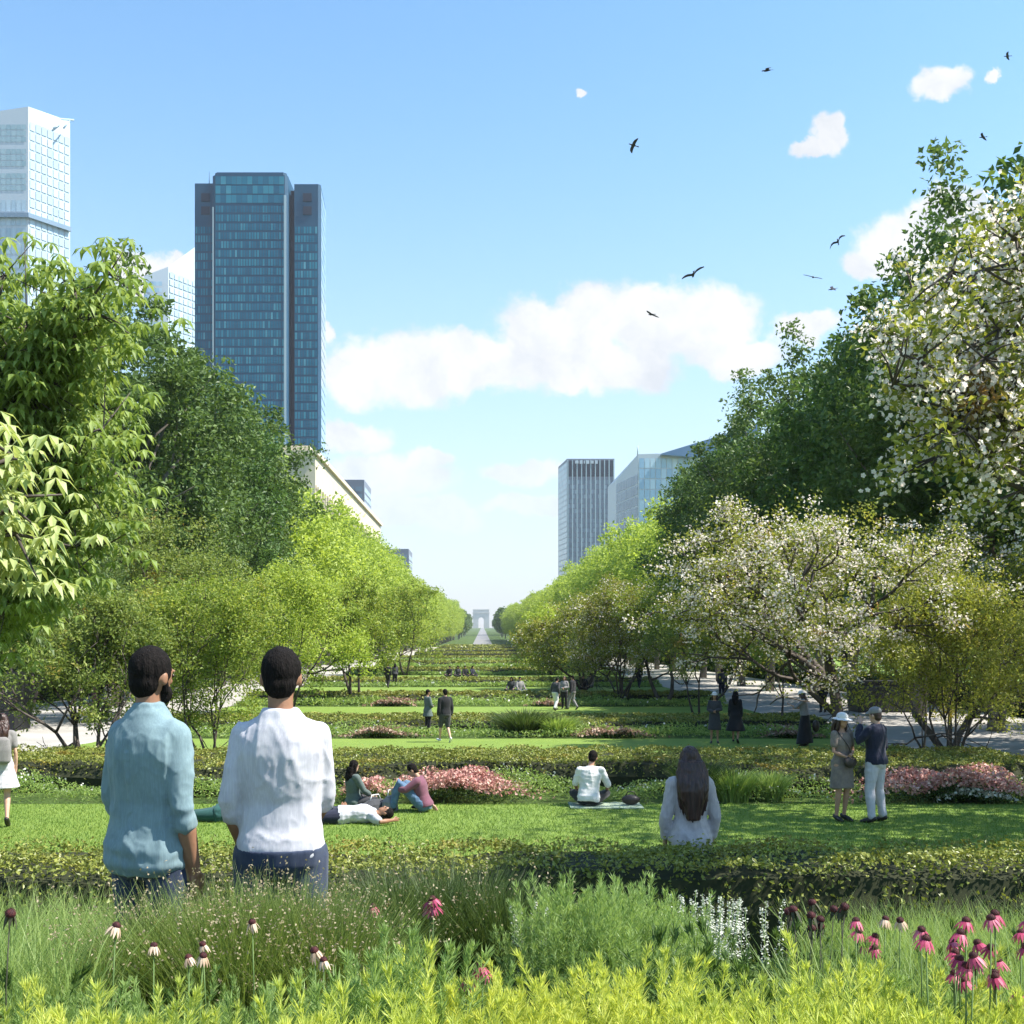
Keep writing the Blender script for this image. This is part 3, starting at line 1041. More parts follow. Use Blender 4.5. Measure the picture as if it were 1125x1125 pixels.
def kiosk(px, py, d_w, hgt, dep, label):
    p = spot(px, py, 20)
    root = empty('kiosk', p)
    b = MB()
    b.box((0, 0, hgt / 2), (d_w, dep, hgt - .02))
    b.build('body', M['kiosk'], root)
    rf = MB()
    rf.box((0, 0, hgt + .04), (d_w + .16, dep + .16, .10))
    rf.build('roof', M['kioskroof'], root)
    dr = MB()
    n = max(2, int(d_w / .9))
    for i in range(n):
        dr.box((-d_w / 2 + d_w * (i + .5) / n, -dep / 2 - .012, hgt * .48), (d_w / n - .06, .03, hgt * .86))
    dr.build('shutter_panel', M['kioskpanel'], root)
    tag(root, label, 'kiosk')


M['kiosk'] = plain('black_metal', (.016, .016, .018), .5)
M['kioskroof'] = plain('black_metal_roof', (.03, .03, .032), .5)
M['kioskpanel'] = plain('charcoal_panel', (.02, .02, .022), .4, (.03, .03, .032), 3)
kiosk(968, 782, 2.7, 1.42, 1.6, 'low black kiosk on the right gravel path')
kiosk(2, 802, 1.6, 2.15, 1.6, 'black kiosk on the left gravel path at the picture edge')
# ------------------------------------------------------------------ trees
def rand_dirs(rng, n, zmin=-1.0):
    z = rng.uniform(zmin, 1, n)
    th = rng.uniform(0, 2 * PI, n)
    r = np.sqrt(1 - z * z)
    return np.stack([r * np.cos(th), r * np.sin(th), z], 1)


def crown_clumps(rng, C, Rr, n, inner_=.35, zmin=-.75, rough=.22):
    dr = rand_dirs(rng, n, zmin)
    amp = np.array([1 + rough * 2 * mnoise.noise(Vector(tuple(v_ * 2.1)) + Vector((C[0] * 7.1, n, 3))) for v_ in dr])
    r = (inner_ + (1 - inner_) * rng.uniform(0, 1, n) ** .55) * amp
    return np.array(C) + dr * r[:, None] * np.array(Rr)


def clump_leaves(rng, P, per, rad, size, asp=.55, up=.5, flat=.75):
    N = len(P) * per
    rr_ = np.repeat(rng.uniform(.65, 1.3, len(P)), per) * rad
    dr = rand_dirs(rng, N) * (rng.uniform(0, 1, N) ** .45)[:, None]
    dr[:, 2] *= flat
    C = np.repeat(P, per, 0) + dr * rr_[:, None]
    return leaf_quads(C, rng.uniform(.65, 1.3, N) * size, rng, asp, up)


def wiggle(a, b, rng, n=5, amp=.08, sag=0.0):
    a, b = np.array(a, float), np.array(b, float)
    L = np.linalg.norm(b - a)
    out_ = []
    for i in range(n + 1):
        f = i / n
        p = a + (b - a) * f + (rng.normal(size=3) * amp * L * .35 if 0 < i < n else 0)
        p[2] += sag * L * math.sin(PI * f)
        out_.append(p)
    return out_


def row_tree(rng, H, rad, leaf, nclump, per, mt, crad=.95, low=.16):
    """tall clipped-avenue tree: tapered trunk, limbs, ragged leaf masses"""
    root = empty('tree')
    t = MB()
    top = H * .78
    tp = wiggle((0, 0, -.1), (rng.normal() * .3, rng.normal() * .3, top), rng, 7, .03)
    t.tube(tp, list(np.linspace(.30, .06, 8)), 9)
    cz = H * (low + 1) / 2
    Rz = H * (1 - low) / 2
    P = crown_clumps(rng, (0, 0, cz), (rad, rad, Rz), nclump, .38, -.95)
    for k in range(16):
        q_ = P[rng.integers(len(P))]
        f = np.clip((q_[2] / H) * .75, .22, .95)
        a = np.array(tp[int(f * 6)])
        t.tube(wiggle(a, q_, rng, 4, .08, .05), list(np.linspace(.10, .025, 5)), 5)
    t.build('trunk', M['barkg'], root)
    V, Fq = clump_leaves(rng, P, per, crad, leaf)
    L = MB()
    L.add(V, Fq)
    L.build('crown', mt, root)
    return root


def place_rows():
    rng = np.random.default_rng(11)
    near = [row_tree(rng, 17.5, 5.0, .26, 330, 115, M['plane'], 1.0) for _ in range(2)]
    near += [row_tree(rng, 17.5, 5.0, .26, 330, 115, M['plane2'], 1.0)]
    lind = [row_tree(rng, 16.5, 4.9, .40, 230, 50, M['linden'], 1.15) for _ in range(2)]
    far = [row_tree(rng, 17, 5.0, 1.0, 130, 26, M['far'], 1.6) for _ in range(1)]
    protos = near + lind + far
    used = set()
    cnt = {}

    def put(protoi, x, y, sc, lab, grp, rz, sx=1.0):
        o = protos[protoi]
        if protoi in used: o = copy_tree(o)
        used.add(protoi)
        o.location = (x, y, gz(y))
        o.rotation_euler = (0, 0, rz)
        o.scale = (sc * sx, sc * sx, sc)
        tag(o, lab, 'tree', grp)

    for s in (-1, 1):
        side = 'right' if s > 0 else 'left'
        y = 36.5 if s > 0 else 62.0
        k = 0
        while y < 640:
            dark = y < (93 if s < 0 else 100)
            sc = rng.uniform(.96, 1.08) * ((1.16 if y < 40 else 1.09) if s > 0 and dark else 1.06)
            if s > 0 and not dark: sc *= .98
            if s < 0 and not dark: sc *= 1.09
            if s < 0 and dark: sc *= 1.12
            xx = s * (19.6 - max(0, y - 300) * .012 + rng.normal() * .35) + (1.8 if s > 0 and y < 40 else 0)
            if dark:
                lab = '%s tall dark green tree from the viewer in the %s avenue row' % (ORD[k], side)
                grp = 'tall dark green avenue trees'
                pi_ = int(rng.integers(0, 3))
            else:
                lab = 'bright lime green avenue tree in the far stretch of the %s row' % side
                grp = 'lime green avenue trees of the %s row' % side
                pi_ = 3 + int(rng.integers(0, 2))
            put(pi_, xx, y, sc, lab, grp, rng.uniform(0, 6.28))
            k += 1
            y += 8.6 if dark else 9.5
        # second row behind
        y = 30.0
        while y < 240:
            put(int(rng.integers(0, 3)), s * (33 + rng.normal() * .6), y, rng.uniform(.85, 1.0),
                'dark green tree in the hidden back row behind the %s avenue row' % side, 'back row trees on the %s' % side, rng.uniform(0, 6.28))
            y += 14
        y = 655.0
        while y < 1500:
            put(5, s * (13.5 + rng.normal() * .8 + .006 * (y - 655)), y, rng.uniform(.85, 1.1), 'hazy tree beside the far avenue on the %s' % side,
                'hazy trees along the far avenue on the %s' % side, rng.uniform(0, 6.28))
            y += 24 + y * .02
    # trees whose dappled shade falls on the near lawns, standing right of the picture
    thin = row_tree(rng, 15.0, 4.3, .24, 95, 70, M['plane2'], .9)
    for i_, (x, y) in enumerate(((13.4, 15.2), (13.6, 19.6), (20.5, 24.0))):
        o = copy_tree(thin) if i_ else thin
        o.location = (x, y, gz(y))
        o.rotation_euler = (0, 0, x + y)
        tag(o, 'airy tall tree just outside the right edge of the picture', 'tree', 'trees right of the picture')


place_rows()


# ---- recursive branching for small multi-stem trees
def grow(rng, mb, p, d, L, r, depth, tips, spread=.55, up=.25, sides=6, mids=None):
    n = 3
    pts = [np.array(p, float)]
    dd = np.array(d, float)
    for i in range(n):
        dd = norm(dd + rng.normal(size=3) * .16 + np.array([0, 0, up * .12]))
        pts.append(pts[-1] + dd * L / n)
    mb.tube(pts, list(np.linspace(r, r * .62, n + 1)), sides)
    if depth <= 1:
        if mids is not None: mids.append(pts[2])
    if depth == 0:
        tips.append(pts[-1])
        tips.append(pts[-2])
        return
    kk = 3 if depth > 1 and rng.random() < .6 else 2
    for j in range(kk):
        nd = norm(dd + rng.normal(size=3) * spread + np.array([0, 0, up]))
        grow(rng, mb, pts[-1], nd, L * rng.uniform(.68, .88), r * .62, depth - 1, tips, spread, up, max(4, sides - 1), mids)
    if depth > 1 and rng.random() < .6:
        nd = norm(dd + rng.normal(size=3) * spread * 1.4)
        grow(rng, mb, pts[2], nd, L * .6, r * .45, depth - 2, tips, spread, up, 4, mids)


def fit(pts, box0, box1):
    return pts


def small_tree(seed, loc, H, Wd, stems, mt, leaf, per, lab, grp=None, bloom=None, depth=4, crad=.35, r0=.05, low=.35, bark='bark', extra=220,
               bloom_per=0, bleaf=.05, spread=.55, lean=.45, deep=None, name='tree', zflat=.7):
    rng = np.random.default_rng(seed)
    root = empty(name, loc)
    t = MB()
    tips, mids = [], []
    for k in range(stems):
        a = 2 * PI * k / stems + rng.uniform(-.4, .4)
        d = norm(np.array([math.cos(a) * lean, math.sin(a) * lean, 1.0])) if stems > 1 else np.array([.02, .02, 1.0])
        grow(rng, t, (math.cos(a) * .12 * (stems > 1), math.sin(a) * .12 * (stems > 1), -.05), d, H * .30, r0 * rng.uniform(.8, 1.2), depth, tips, spread, .18, 7, mids)
    V = np.concatenate(t.V)
    T = np.array(tips + mids)
    # stretch the grown skeleton to the wanted height and width
    sxy = (Wd / 2) / max(1e-3, np.percentile(np.hypot(T[:, 0], T[:, 1]), 93))
    sz_ = (H * .95) / max(1e-3, np.percentile(T[:, 2], 97))

    def warp(A):
        A = A.copy()
        f = np.clip(A[:, 2] / (H * .35), 0, 1)
        k = 1 + (sxy - 1) * f
        A[:, 0] *= k
        A[:, 1] *= k
        A[:, 2] *= sz_
        return A
    t.V = [warp(v_) for v_ in t.V]
    T = warp(T)
    T = T[T[:, 2] > H * low * .8]
    t.build('trunk', M[bark], root)
    cz = H * (low + 1) / 2
    E = crown_clumps(rng, (0, 0, cz), (Wd / 2 * .95, (deep or Wd) / 2 * .95, H * (1 - low) / 2), extra, .45, -.9)
    P = np.concatenate([T, E]) if extra else T
    V, Fq = clump_leaves(rng, P, per, crad, leaf, .55, .6, zflat)
    L = MB()
    L.add(V, Fq)
    L.build('crown', mt, root)
    if bloom:
        sel = P[rng.uniform(0, 1, len(P)) < bloom]
        # blossoms gather on the outside of the crown
        V, Fq = clump_leaves(rng, sel, bloom_per, crad * .8, bleaf, .85, .8, zflat)
        B = MB()
        B.add(V, Fq)
        B.build('blossom', M['petal'], root)
    tag(root, lab, 'tree', grp)
    return root


# left side
small_tree(21, spot(95, 852, 18, 30), 4.1, 5.6, 6, M['maple'], .085, 30, 'olive green multi-stem tree beside the left gravel path', low=.33, r0=.05, extra=130)
small_tree(22, spot(222, 846, 18, 30) + Vector((0, .6, 0)), 4.5, 4.6, 6, M['maplel'], .080, 26, 'lime and yellow multi-stem tree behind the two men', low=.27, r0=.04,
           extra=110)
small_tree(23, spot(388, 772, 40, 90), 6.6, 6.0, 3, M['maplel'], .16, 26, 'small light green tree on the third lawn at the left', low=.22, r0=.09, extra=120, crad=.55)
small_tree(24, spot(445, 742, 60, 200), 8.5, 8.0, 3, M['maplel'], .22, 24, 'light green tree in front of the lime trees, beside two dark walkers', low=.18, r0=.12, extra=120, crad=.8)
small_tree(25, spot(318, 786, 40, 90), 7.0, 6.6, 4, M['linden'], .14, 30, 'bright lime green tree behind the man in the white top', low=.16, r0=.09, extra=160, crad=.6)
small_tree(26, spot(170, 790, 40, 90), 9.0, 9.5, 5, M['maple'], .15, 34, 'broad olive tree across the left gravel path', low=.22, r0=.12, extra=260, crad=.7)
small_tree(27, spot(20, 800, 40, 90), 8.6, 9.5, 4, M['chestd'], .15, 34, 'dark green tree above the black kiosk on the left', low=.3, r0=.12, extra=260, crad=.7)

# right side
small_tree(31, spot(683, 772, 40, 90), 6.6, 6.6, 7, M['cherryleaf'], .13, 24, 'multi-stem grey blossom tree right of the strolling group', low=.33, r0=.07, extra=160, crad=.5,
           bloom=.6, bloom_per=9, bleaf=.09)
small_tree(32, spot(730, 774, 40, 90), 7.0, 5.6, 2, M['maplel'], .13, 26, 'single-trunk light green tree beside the standing dark figure', low=.38, r0=.13, extra=140, crad=.5,
           bloom=.25, bloom_per=7, bleaf=.09)
small_tree(33, spot(770, 792, 36, 60), 5.2, 4.8, 3, M['maple'], .10, 28, 'slim olive tree behind the two women in dark dresses', low=.38, r0=.06, extra=120, crad=.42)
small_tree(34, spot(640, 758, 50, 120), 6.2, 8.0, 4, M['cherryleaf'], .18, 24, 'pale green blossom tree above the two people sitting on the far lawn', low=.22, r0=.1, extra=140, crad=.7,
           bloom=.5, bloom_per=6, bleaf=.12)
small_tree(35, spot(606, 742, 60, 160), 6.6, 6.5, 3, M['linden'], .22, 24, 'lime tree on the right edge of the far lawns', low=.15, r0=.12, extra=120, crad=.8)
small_tree(36, Vector((8.2, 27.2, gz(27.2))), 6.1, 7.8, 1, M['cherryleaf'], .085, 26, 'broad white blossom tree with a dark trunk behind the standing couple', low=.36, r0=.17, extra=420, crad=.42,
           bloom=.62, bloom_per=26, bleaf=.065, depth=5, spread=.75, deep=7.0)
small_tree(37, spot(1045, 855, 18, 30), 4.3, 4.2, 6, M['maplea'], .075, 22, 'amber and green multi-stem tree above the pink flowers on the right', low=.33, r0=.04, extra=120)
small_tree(38, spot(1018, 838, 22, 40) + Vector((.2, 0.8, 0)), 4.6, 2.6, 1, M['maplea'], .08, 24, 'slender amber sapling left of the multi-stem tree', low=.42, r0=.045, extra=90)
small_tree(39, spot(858, 800, 36, 60), 5.6, 4.2, 1, M['maplel'], .11, 26, 'thin light green tree between the dark dresses and the hat wearer', low=.42, r0=.06, extra=100, crad=.45)
small_tree(40, Vector((17.5, 31, gz(31))), 6.4, 8.0, 4, M['maplea'], .11, 30, 'yellowing tree behind the low black kiosk', low=.3, r0=.09, extra=260, crad=.55)
small_tree(41, Vector((13.4, 34.0, gz(34))), 6.6, 7.0, 3, M['cherryleaf'], .11, 26, 'blossom tree right of the broad white blossom tree', low=.36, r0=.1, extra=220, crad=.5,
           bloom=.55, bloom_per=16, bleaf=.09)


# ---- near blossom branches at the upper right
def near_blossom():
    rng = np.random.default_rng(77)
    loc = Vector((6.4, 9.9, gz(9.9)))
    root = empty('tree', loc)
    t = MB()
    L, B = MB(), MB()
    tr = wiggle((0, 0, -.1), (-.35, -.2, 3.6), rng, 6, .03)
    t.tube(tr, list(np.linspace(.17, .10, 7)), 10)
    tgt = [(980, 365), (978, 395), (985, 420), (1010, 335), (1050, 300), (1085, 265), (1125, 240), (1120, 290), (1065, 315), (1080, 340), (1020, 350),
           (1010, 400), (1040, 395), (1090, 400), (1115, 440), (1050, 450), (1025, 495), (1060, 480), (1085, 450), (1040, 470), (1120, 360), (1000, 370),
           (1150, 230), (1180, 270), (1200, 330), (1180, 420), (1240, 300), (1260, 200), (1290, 380), (1160, 200), (1230, 190), (1300, 260), (1340, 330),
           (1130, 400), (1115, 265), (1085, 290), (1150, 300), (1140, 340), (1075, 380)]
    cl = []
    for (px, py) in tgt:
        d = rng.uniform(8.3, 10.6)
        e = np.array(air(px, py, d)) - np.array(loc)
        a = np.array(tr[4 + int(rng.integers(0, 3))])
        mid = a + (e - a) * .5 + np.array([0, 0, .55 * rng.uniform(.2, 1)])
        pts = []
        for i in range(8):
            f = i / 7
            pts.append((1 - f) ** 2 * a + 2 * f * (1 - f) * mid + f * f * e + rng.normal(size=3) * .03)
        t.tube(pts, list(np.linspace(.045, .008, 8)), 6)
        for i in range(3, 8):
            for _ in range(6):
                q_ = pts[i] + rng.normal(size=3) * np.array([.20, .2, .16])
                t.tube([pts[i], (pts[i] + q_) / 2 + rng.normal(size=3) * .02, q_], [.010, .007, .004], 4)
                cl.append(q_)
    cl = np.array(cl)
    # leaves
    V, Fq = clump_leaves(rng, cl, 19, .15, .070, .5, .4, .9)
    L.add(V, Fq)
    # blossoms: little balls of 5-petalled flowers
    keep = cl[rng.uniform(0, 1, len(cl)) < .70]
    for P in (keep,):
        N = len(P) * 24
        c0 = np.repeat(P, 24, 0) + rng.normal(size=(N, 3)) * .085
        nr = rand_dirs(rng, N)
        a1 = norm(np.cross(nr, rng.normal(size=(N, 3))))
        a2 = np.cross(nr, a1)
        for k in range(5):
            th = 2 * PI * k / 5
            tn = a1 * math.cos(th) + a2 * math.sin(th) + nr * .25
            w_ = norm(np.cross(nr, tn))
            s = .019
            Vp = np.empty((N, 4, 3))
            Vp[:, 0] = c0
            Vp[:, 1] = c0 + tn * s * .7 + w_ * s * .48
            Vp[:, 2] = c0 + tn * s * 1.15
            Vp[:, 3] = c0 + tn * s * .7 - w_ * s * .48
            B.add(Vp.reshape(-1, 3), np.arange(N * 4).reshape(N, 4))
    t.build('trunk', M['bark'], root)
    L.build('crown', M['cherryleaf'], root)
    B.build('blossom', M['petal'], root)
    tag(root, 'near tree with white blossom reaching in from the upper right edge', 'tree')


near_blossom()


# ---- chestnuts at the left edge: drooping palmate leaves
def chestnut(seed, loc, targets, dr_, leaf, mt, lab, base_r=.16, twigs=5, trunkh=3.2, spreadz=.25, rosettes=5, name='tree', frm=(2, 5), tsp=.30):
    rng = np.random.default_rng(seed)
    root = empty(name, loc)
    t, L = MB(), MB()
    tr = wiggle((0, 0, -.1), (rng.normal() * .1, rng.normal() * .1, trunkh), rng, 6, .03)
    t.tube(tr, list(np.linspace(base_r, base_r * .6, 7)), 10)
    cen = []
    for (px, py) in targets:
        d = rng.uniform(*dr_)
        e = np.array(air(px, py, d)) - np.array(loc)
        a = np.array(tr[int(rng.integers(*frm))])
        mid = a + (e - a) * .55 + np.array([0, 0, .12 * np.linalg.norm(e - a)])
        pts = []
        for i in range(9):
            f = i / 8
            pts.append((1 - f) ** 2 * a + 2 * f * (1 - f) * mid + f * f * e + rng.normal(size=3) * .03)
        t.tube(pts, list(np.linspace(base_r * .3, .012, 9)), 6)
        for i in range(4, 9):
            for _ in range(twigs):
                q_ = pts[i] + rng.normal(size=3) * np.array([tsp, tsp, spreadz])
                t.tube([pts[i], (pts[i] + q_) / 2, q_], [.012, .009, .005], 4)
                cen.append(q_)
    cen = np.array(cen)
    P = np.repeat(cen, rosettes, 0) + rng.normal(size=(len(cen) * rosettes, 3)) * np.array([.16, .16, .07]) * (leaf / .15)
    N = len(P)
    ph0 = rng.uniform(0, 2 * PI, N)
    sz_ = rng.uniform(.7, 1.2, N) * leaf
    for k in range(6):
        th = ph0 + 2 * PI * k / 6
        droop = rng.uniform(.25, .75, N)
        tn = norm(np.stack([np.cos(th), np.sin(th), -droop], 1))
        wd_ = norm(np.stack([-np.sin(th), np.cos(th), np.zeros(N)], 1))
        nn = np.cross(tn, wd_)
        s = sz_[:, None]
        tip = tn + np.array([0, 0, -.35])
        Vp = np.empty((N, 6, 3))
        Vp[:, 0] = P
        Vp[:, 1] = P + tn * s * .55 + wd_ * s * .17 + nn * s * .03
        Vp[:, 2] = P + tn * s * .6 - nn * s * .02
        Vp[:, 3] = P + tn * s * .55 - wd_ * s * .17 + nn * s * .03
        Vp[:, 4] = P + tip * s * .98
        Vp[:, 5] = P + tn * s * .15
        b = (np.arange(N) * 6)[:, None]
        Fq = np.concatenate([b + np.array([0, 1, 2, 3]), b + np.array([1, 4, 3, 2])], 0)
        # two quads: base half and tip half of each leaflet
        Fq = np.concatenate([b + np.array([0, 1, 2]), b + np.array([0, 2, 3]), b + np.array([1, 4, 2]), b + np.array([2, 4, 3])], 0)
        L.add(Vp.reshape(-1, 3), Fq)
    t.build('trunk', M['bark'], root)
    L.build('crown', mt, root)
    tag(root, lab, 'tree')
    return root


rg = random.Random(9)
# outline of the big left tree, upper edge falls from (0,245) over (110,290) to (150,500)
tg = [(rg.uniform(-60, 85), rg.uniform(345, 450)) for _ in range(24)] + [(rg.uniform(-60, 105), rg.uniform(430, 620)) for _ in range(22)]
tg += [(118, 305), (105, 340), (50, 318), (5, 305), (85, 330), (115, 470), (125, 520), (105, 440), (-20, 305), (95, 370), (115, 600)]
chestnut(41, Vector((-6.9, 14.6, gz(14.6))), tg, (13.2, 15.6), .17, M['chest'], 'big chestnut tree with drooping bright leaves at the left edge', .19, twigs=6, trunkh=5.2, tsp=.25,
         rosettes=5)
chestnut(42, Vector((-3.95, 6.9, gz(6.9))), [(8, 505), (-8, 480), (12, 548), (-20, 560), (-50, 500), (-80, 540), (22, 578), (-60, 450), (-10, 520), (5, 570), (-15, 600), (0, 530)], (6.3, 6.9), .125, M['chestp'],
         'pale-leaved young chestnut branch reaching in at the left edge', .04, twigs=4, trunkh=2.6, rosettes=3, frm=(4, 7), tsp=.12, spreadz=.10)
tg2 = [(rg.uniform(-60, 60), rg.uniform(600, 660)) for _ in range(12)]
chestnut(43, Vector((-7.9, 17.4, gz(17.4))), tg2, (16.2, 18.2), .15, M['chestd'], 'low dark green chestnut tree under the big left chestnut', .09, twigs=5, trunkh=2.6, rosettes=4)


# leafy undergrowth far outside, closes the view under the trees
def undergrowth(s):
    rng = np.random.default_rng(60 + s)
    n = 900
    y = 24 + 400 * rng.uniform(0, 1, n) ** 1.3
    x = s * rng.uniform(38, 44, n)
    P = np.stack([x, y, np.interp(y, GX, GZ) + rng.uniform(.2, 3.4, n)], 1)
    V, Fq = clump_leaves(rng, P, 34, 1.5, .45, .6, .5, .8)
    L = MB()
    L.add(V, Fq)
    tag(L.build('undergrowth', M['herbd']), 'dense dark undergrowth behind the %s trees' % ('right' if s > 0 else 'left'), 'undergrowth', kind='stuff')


undergrowth(1)
undergrowth(-1)
# ------------------------------------------------------------------ planting in the foreground
def shoot_proto(rng, h, nleaf, ll, lw=.12, top=.55, a0=.9, a1=.35):
    """a leafy upright shoot: narrow leaves spiralling up a thin stem"""
    z = h * (1 - rng.uniform(0, 1, nleaf) ** 1.6 * (1 - .12))
    f = z / h
    th = np.arange(nleaf) * 2.4 + rng.uniform(0, .6, nleaf)
    el = a1 + (a0 - a1) * (1 - f) * .3 + f ** 3 * .75 + rng.normal(size=nleaf) * .12
    dr = np.stack([np.cos(th) * np.cos(el), np.sin(th) * np.cos(el), np.sin(el)], 1)
    L = ll * (1.15 - .55 * f) * rng.uniform(.8, 1.2, nleaf)
    C = np.stack([np.zeros(nleaf), np.zeros(nleaf), z], 1) + dr * (L / 2)[:, None]
    V, Fq = leaf_quads(C, L, rng, lw, .5, .05, tan=dr)
    st = np.array([(-.0015, 0, 0), (.0015, 0, 0), (.0008, 0, h), (-.0008, 0, h)])
    V = np.concatenate([V, st])
    Fq = np.concatenate([Fq, [[len(V) - 4, len(V) - 3, len(V) - 2, len(V) - 1]]])
    return V, Fq


def scatter(mb, protos, P, sc, rng, tilt=.18, mat=0):
    which = rng.integers(0, len(protos), len(P))
    for k, (V, Fq) in enumerate(protos):
        idx = np.where(which == k)[0]
        if not len(idx): continue
        n = len(idx)
        a = rng.uniform(0, 2 * PI, n)
        tx, ty = rng.normal(size=n) * tilt, rng.normal(size=n) * tilt
        s = sc[idx]
        c, s_ = np.cos(a)[:, None], np.sin(a)[:, None]
        X = V[None, :, 0] * c - V[None, :, 1] * s_
        Y = V[None, :, 0] * s_ + V[None, :, 1] * c
        Z = np.repeat(V[None, :, 2], n, 0)
        X = X + Z * tx[:, None]
        Y = Y + Z * ty[:, None]
        out_ = np.stack([X, Y, Z], 2) * s[:, None, None] + P[idx][:, None, :]
        Fa = (Fq[None] + (np.arange(n) * len(V))[:, None, None]).reshape(-1, 4)
        mb.add(out_.reshape(-1, 3), Fa, mat)


def on_ground(x, y):
    return np.stack([x, y, np.interp(y, GX, GZ)], 1)


def foreground():
    rng = np.random.default_rng(5)
    pr = [shoot_proto(rng, rng.uniform(.42, .58), 165, .047, .11) for _ in range(12)]
    # yellow-green carpet nearest to the viewer
    n = 3200
    y = rng.uniform(1.9, 3.35, n)
    x = rng.uniform(-.52, .60, n) * y
    den = np.array([mnoise.noise(Vector((a * 1.3, b * 1.6, 4.0))) for a, b in zip(x, y)])
    px = CX + x / y * F
    yel = (den * 1.2 + .15 * np.clip((px - 330) / 500, -1, 1) - .70 * (y - 2.74)) > -.19
    for flag, nm, mt in ((True, 'yellow_green_ferns', 'yellow'), (False, 'feathery_green_shoots', 'green')):
        s = yel if flag else ~yel
        P = on_ground(x[s], y[s])
        lowf = np.interp(P[:, 1], [2.5, 3.0, 3.35], [1.07, .97, .68]) * np.array([1 + .35 * mnoise.noise(Vector((a * 2.2, b * 2.2, 11))) for a, b in P[:, :2]])
        sc = rng.uniform(.80, 1.06, len(P)) * lowf
        mb = MB()
        scatter(mb, pr, P, sc, rng)
        tag(mb.build(nm, M[mt]), 'dense %s shoots filling the nearest flower bed' % ('bright yellow green' if flag else 'feathery mid green'), 'plants', kind='stuff')
    # low leafy cover between the shoots and the hedge
    mb = MB()
    n = 3400
    y = rng.uniform(3.3, 8.4, n)
    x = rng.uniform(-.56, .60, n) * y
    keep = ~((np.abs(y - 4.9) < .42) & (x > -1.75) & (x < -.5))
    x, y = x[keep], y[keep]
    pr2 = [shoot_proto(rng, rng.uniform(.26, .46), 60, .065, .16, a1=.5) for _ in range(6)]
    hmap = np.array([.75 + .5 * mnoise.noise(Vector((a * .8, b * .8, 9))) for a, b in zip(x, y)])
    scatter(mb, pr2, on_ground(x, y), np.clip(hmap, .45, 1.2) * np.where(y > 5.6, .62, 1.0) * rng.uniform(.8, 1.15, len(x)), rng, .25)
    tag(mb.build('leafy_ground_cover', M['cover']), 'mid green leafy cover between the ferns and the near hedge', 'plants', kind='stuff')
    # light green meadow grass at both sides
    mb = MB()
    for (x0, x1, y0, y1, n, h) in ((-3.4, -1.75, 4.5, 6.6, 9000, .66), (-1.9, -1.2, 3.5, 4.3, 3500, .62), (1.9, 4.0, 5.2, 7.2, 9000, .56), (-.4, 1.4, 6.6, 7.9, 3500, .5),
                                   (.9, 2.1, 3.5, 4.4, 3000, .55), (-2.4, -1.4, 2.9, 4.0, 3000, .55)):
        B = on_ground(rng.uniform(x0, x1, n), rng.uniform(y0, y1, n))
        ln = rng.normal(size=(n, 3)) * np.array([.25, .25, 0])
        V, Fq = blades(B, rng.uniform(.6, 1.1, n) * h, .006, ln, rng, 3, .3)
        mb.add(V, Fq)
    tag(mb.build('meadow_grass', M['meadow']), 'light green meadow grass at both sides of the near flower bed', 'grass', kind='stuff')


foreground()


def grass_clump(px, pytop, d, rad, lab, n=1500, mt='grassd', heads=160, width=.006, lean=.42, grp=None, hm='grasst'):
    rng = np.random.default_rng(int(px * 7 + d))
    n = int(n * 1.9) if d < 10 else n
    g0 = gz(d)
    h = CH + (CY - pytop) * d / F - g0
    root = empty('ornamental_grass', ((px - CX) * d / F, d, g0))
    r = rad * np.sqrt(rng.uniform(0, 1, n)) * .45
    th = rng.uniform(0, 2 * PI, n)
    B = np.stack([r * np.cos(th), r * np.sin(th), np.zeros(n)], 1)
    od = np.stack([np.cos(th), np.sin(th), np.zeros(n)], 1)
    ln = od * (r / (rad * .45))[:, None] * (rad * .62 / max(h, .1)) + rng.normal(size=(n, 3)) * np.array([.13, .13, 0]) * min(1, rad / .4 + .3)
    H = h * rng.uniform(.62, 1.13, n) * (1 - .2 * (r / (rad * .45)) ** 2)
    V, Fq = blades(B, H * 1.08, width, ln, rng, 4, .55)
    L = MB()
    L.add(V, Fq)
    L.build('blades', M[mt], root)
    if heads:
        idx = rng.integers(0, n, heads)
        hh = H[idx] * 1.02
        tip = B[idx] + ln[idx] * hh[:, None] + np.stack([np.zeros(heads)] * 2 + [hh * .93], 1)
        K = 7
        C = np.repeat(tip, K, 0) + rng.normal(size=(heads * K, 3)) * np.array([.008, .008, .03]) * (width / .006)
        V, Fq = leaf_quads(C, .012 * width / .006, rng, .6)
        S_ = MB()
        S_.add(V, Fq)
        S_.build('seed_heads', M[hm], root)
    tag(root, lab, 'grass', grp)


grass_clump(232, 968, 4.05, .42, 'tall green grass clump in front of the man in the blue shirt', 2300)
grass_clump(300, 964, 4.15, .36, 'tall green grass clump in front of the man in the white top', 2300)
grass_clump(362, 982, 4.0, .36, 'grass clump right of the man in the white top', 1900)
grass_clump(265, 978, 3.95, .34, 'grass clump between the two men, nearest to the viewer', 1900)
grass_clump(165, 985, 4.0, .32, 'grass clump at the left foot of the man in blue', 1600)
grass_clump(330, 972, 4.1, .34, 'grass clump in front of the dark jeans of the man in white', 1900)
grass_clump(440, 950, 5.6, .52, 'dark grass mound in front of the near hedge, left of centre', 1700, 'grassdk', width=.008, heads=40)
grass_clump(505, 946, 5.8, .60, 'biggest dark grass mound in front of the near hedge', 2000, 'grassdk', width=.008, heads=40)
grass_clump(556, 962, 5.5, .36, 'small dark grass mound right of the biggest one', 1000, 'grassdk', width=.008, heads=20)
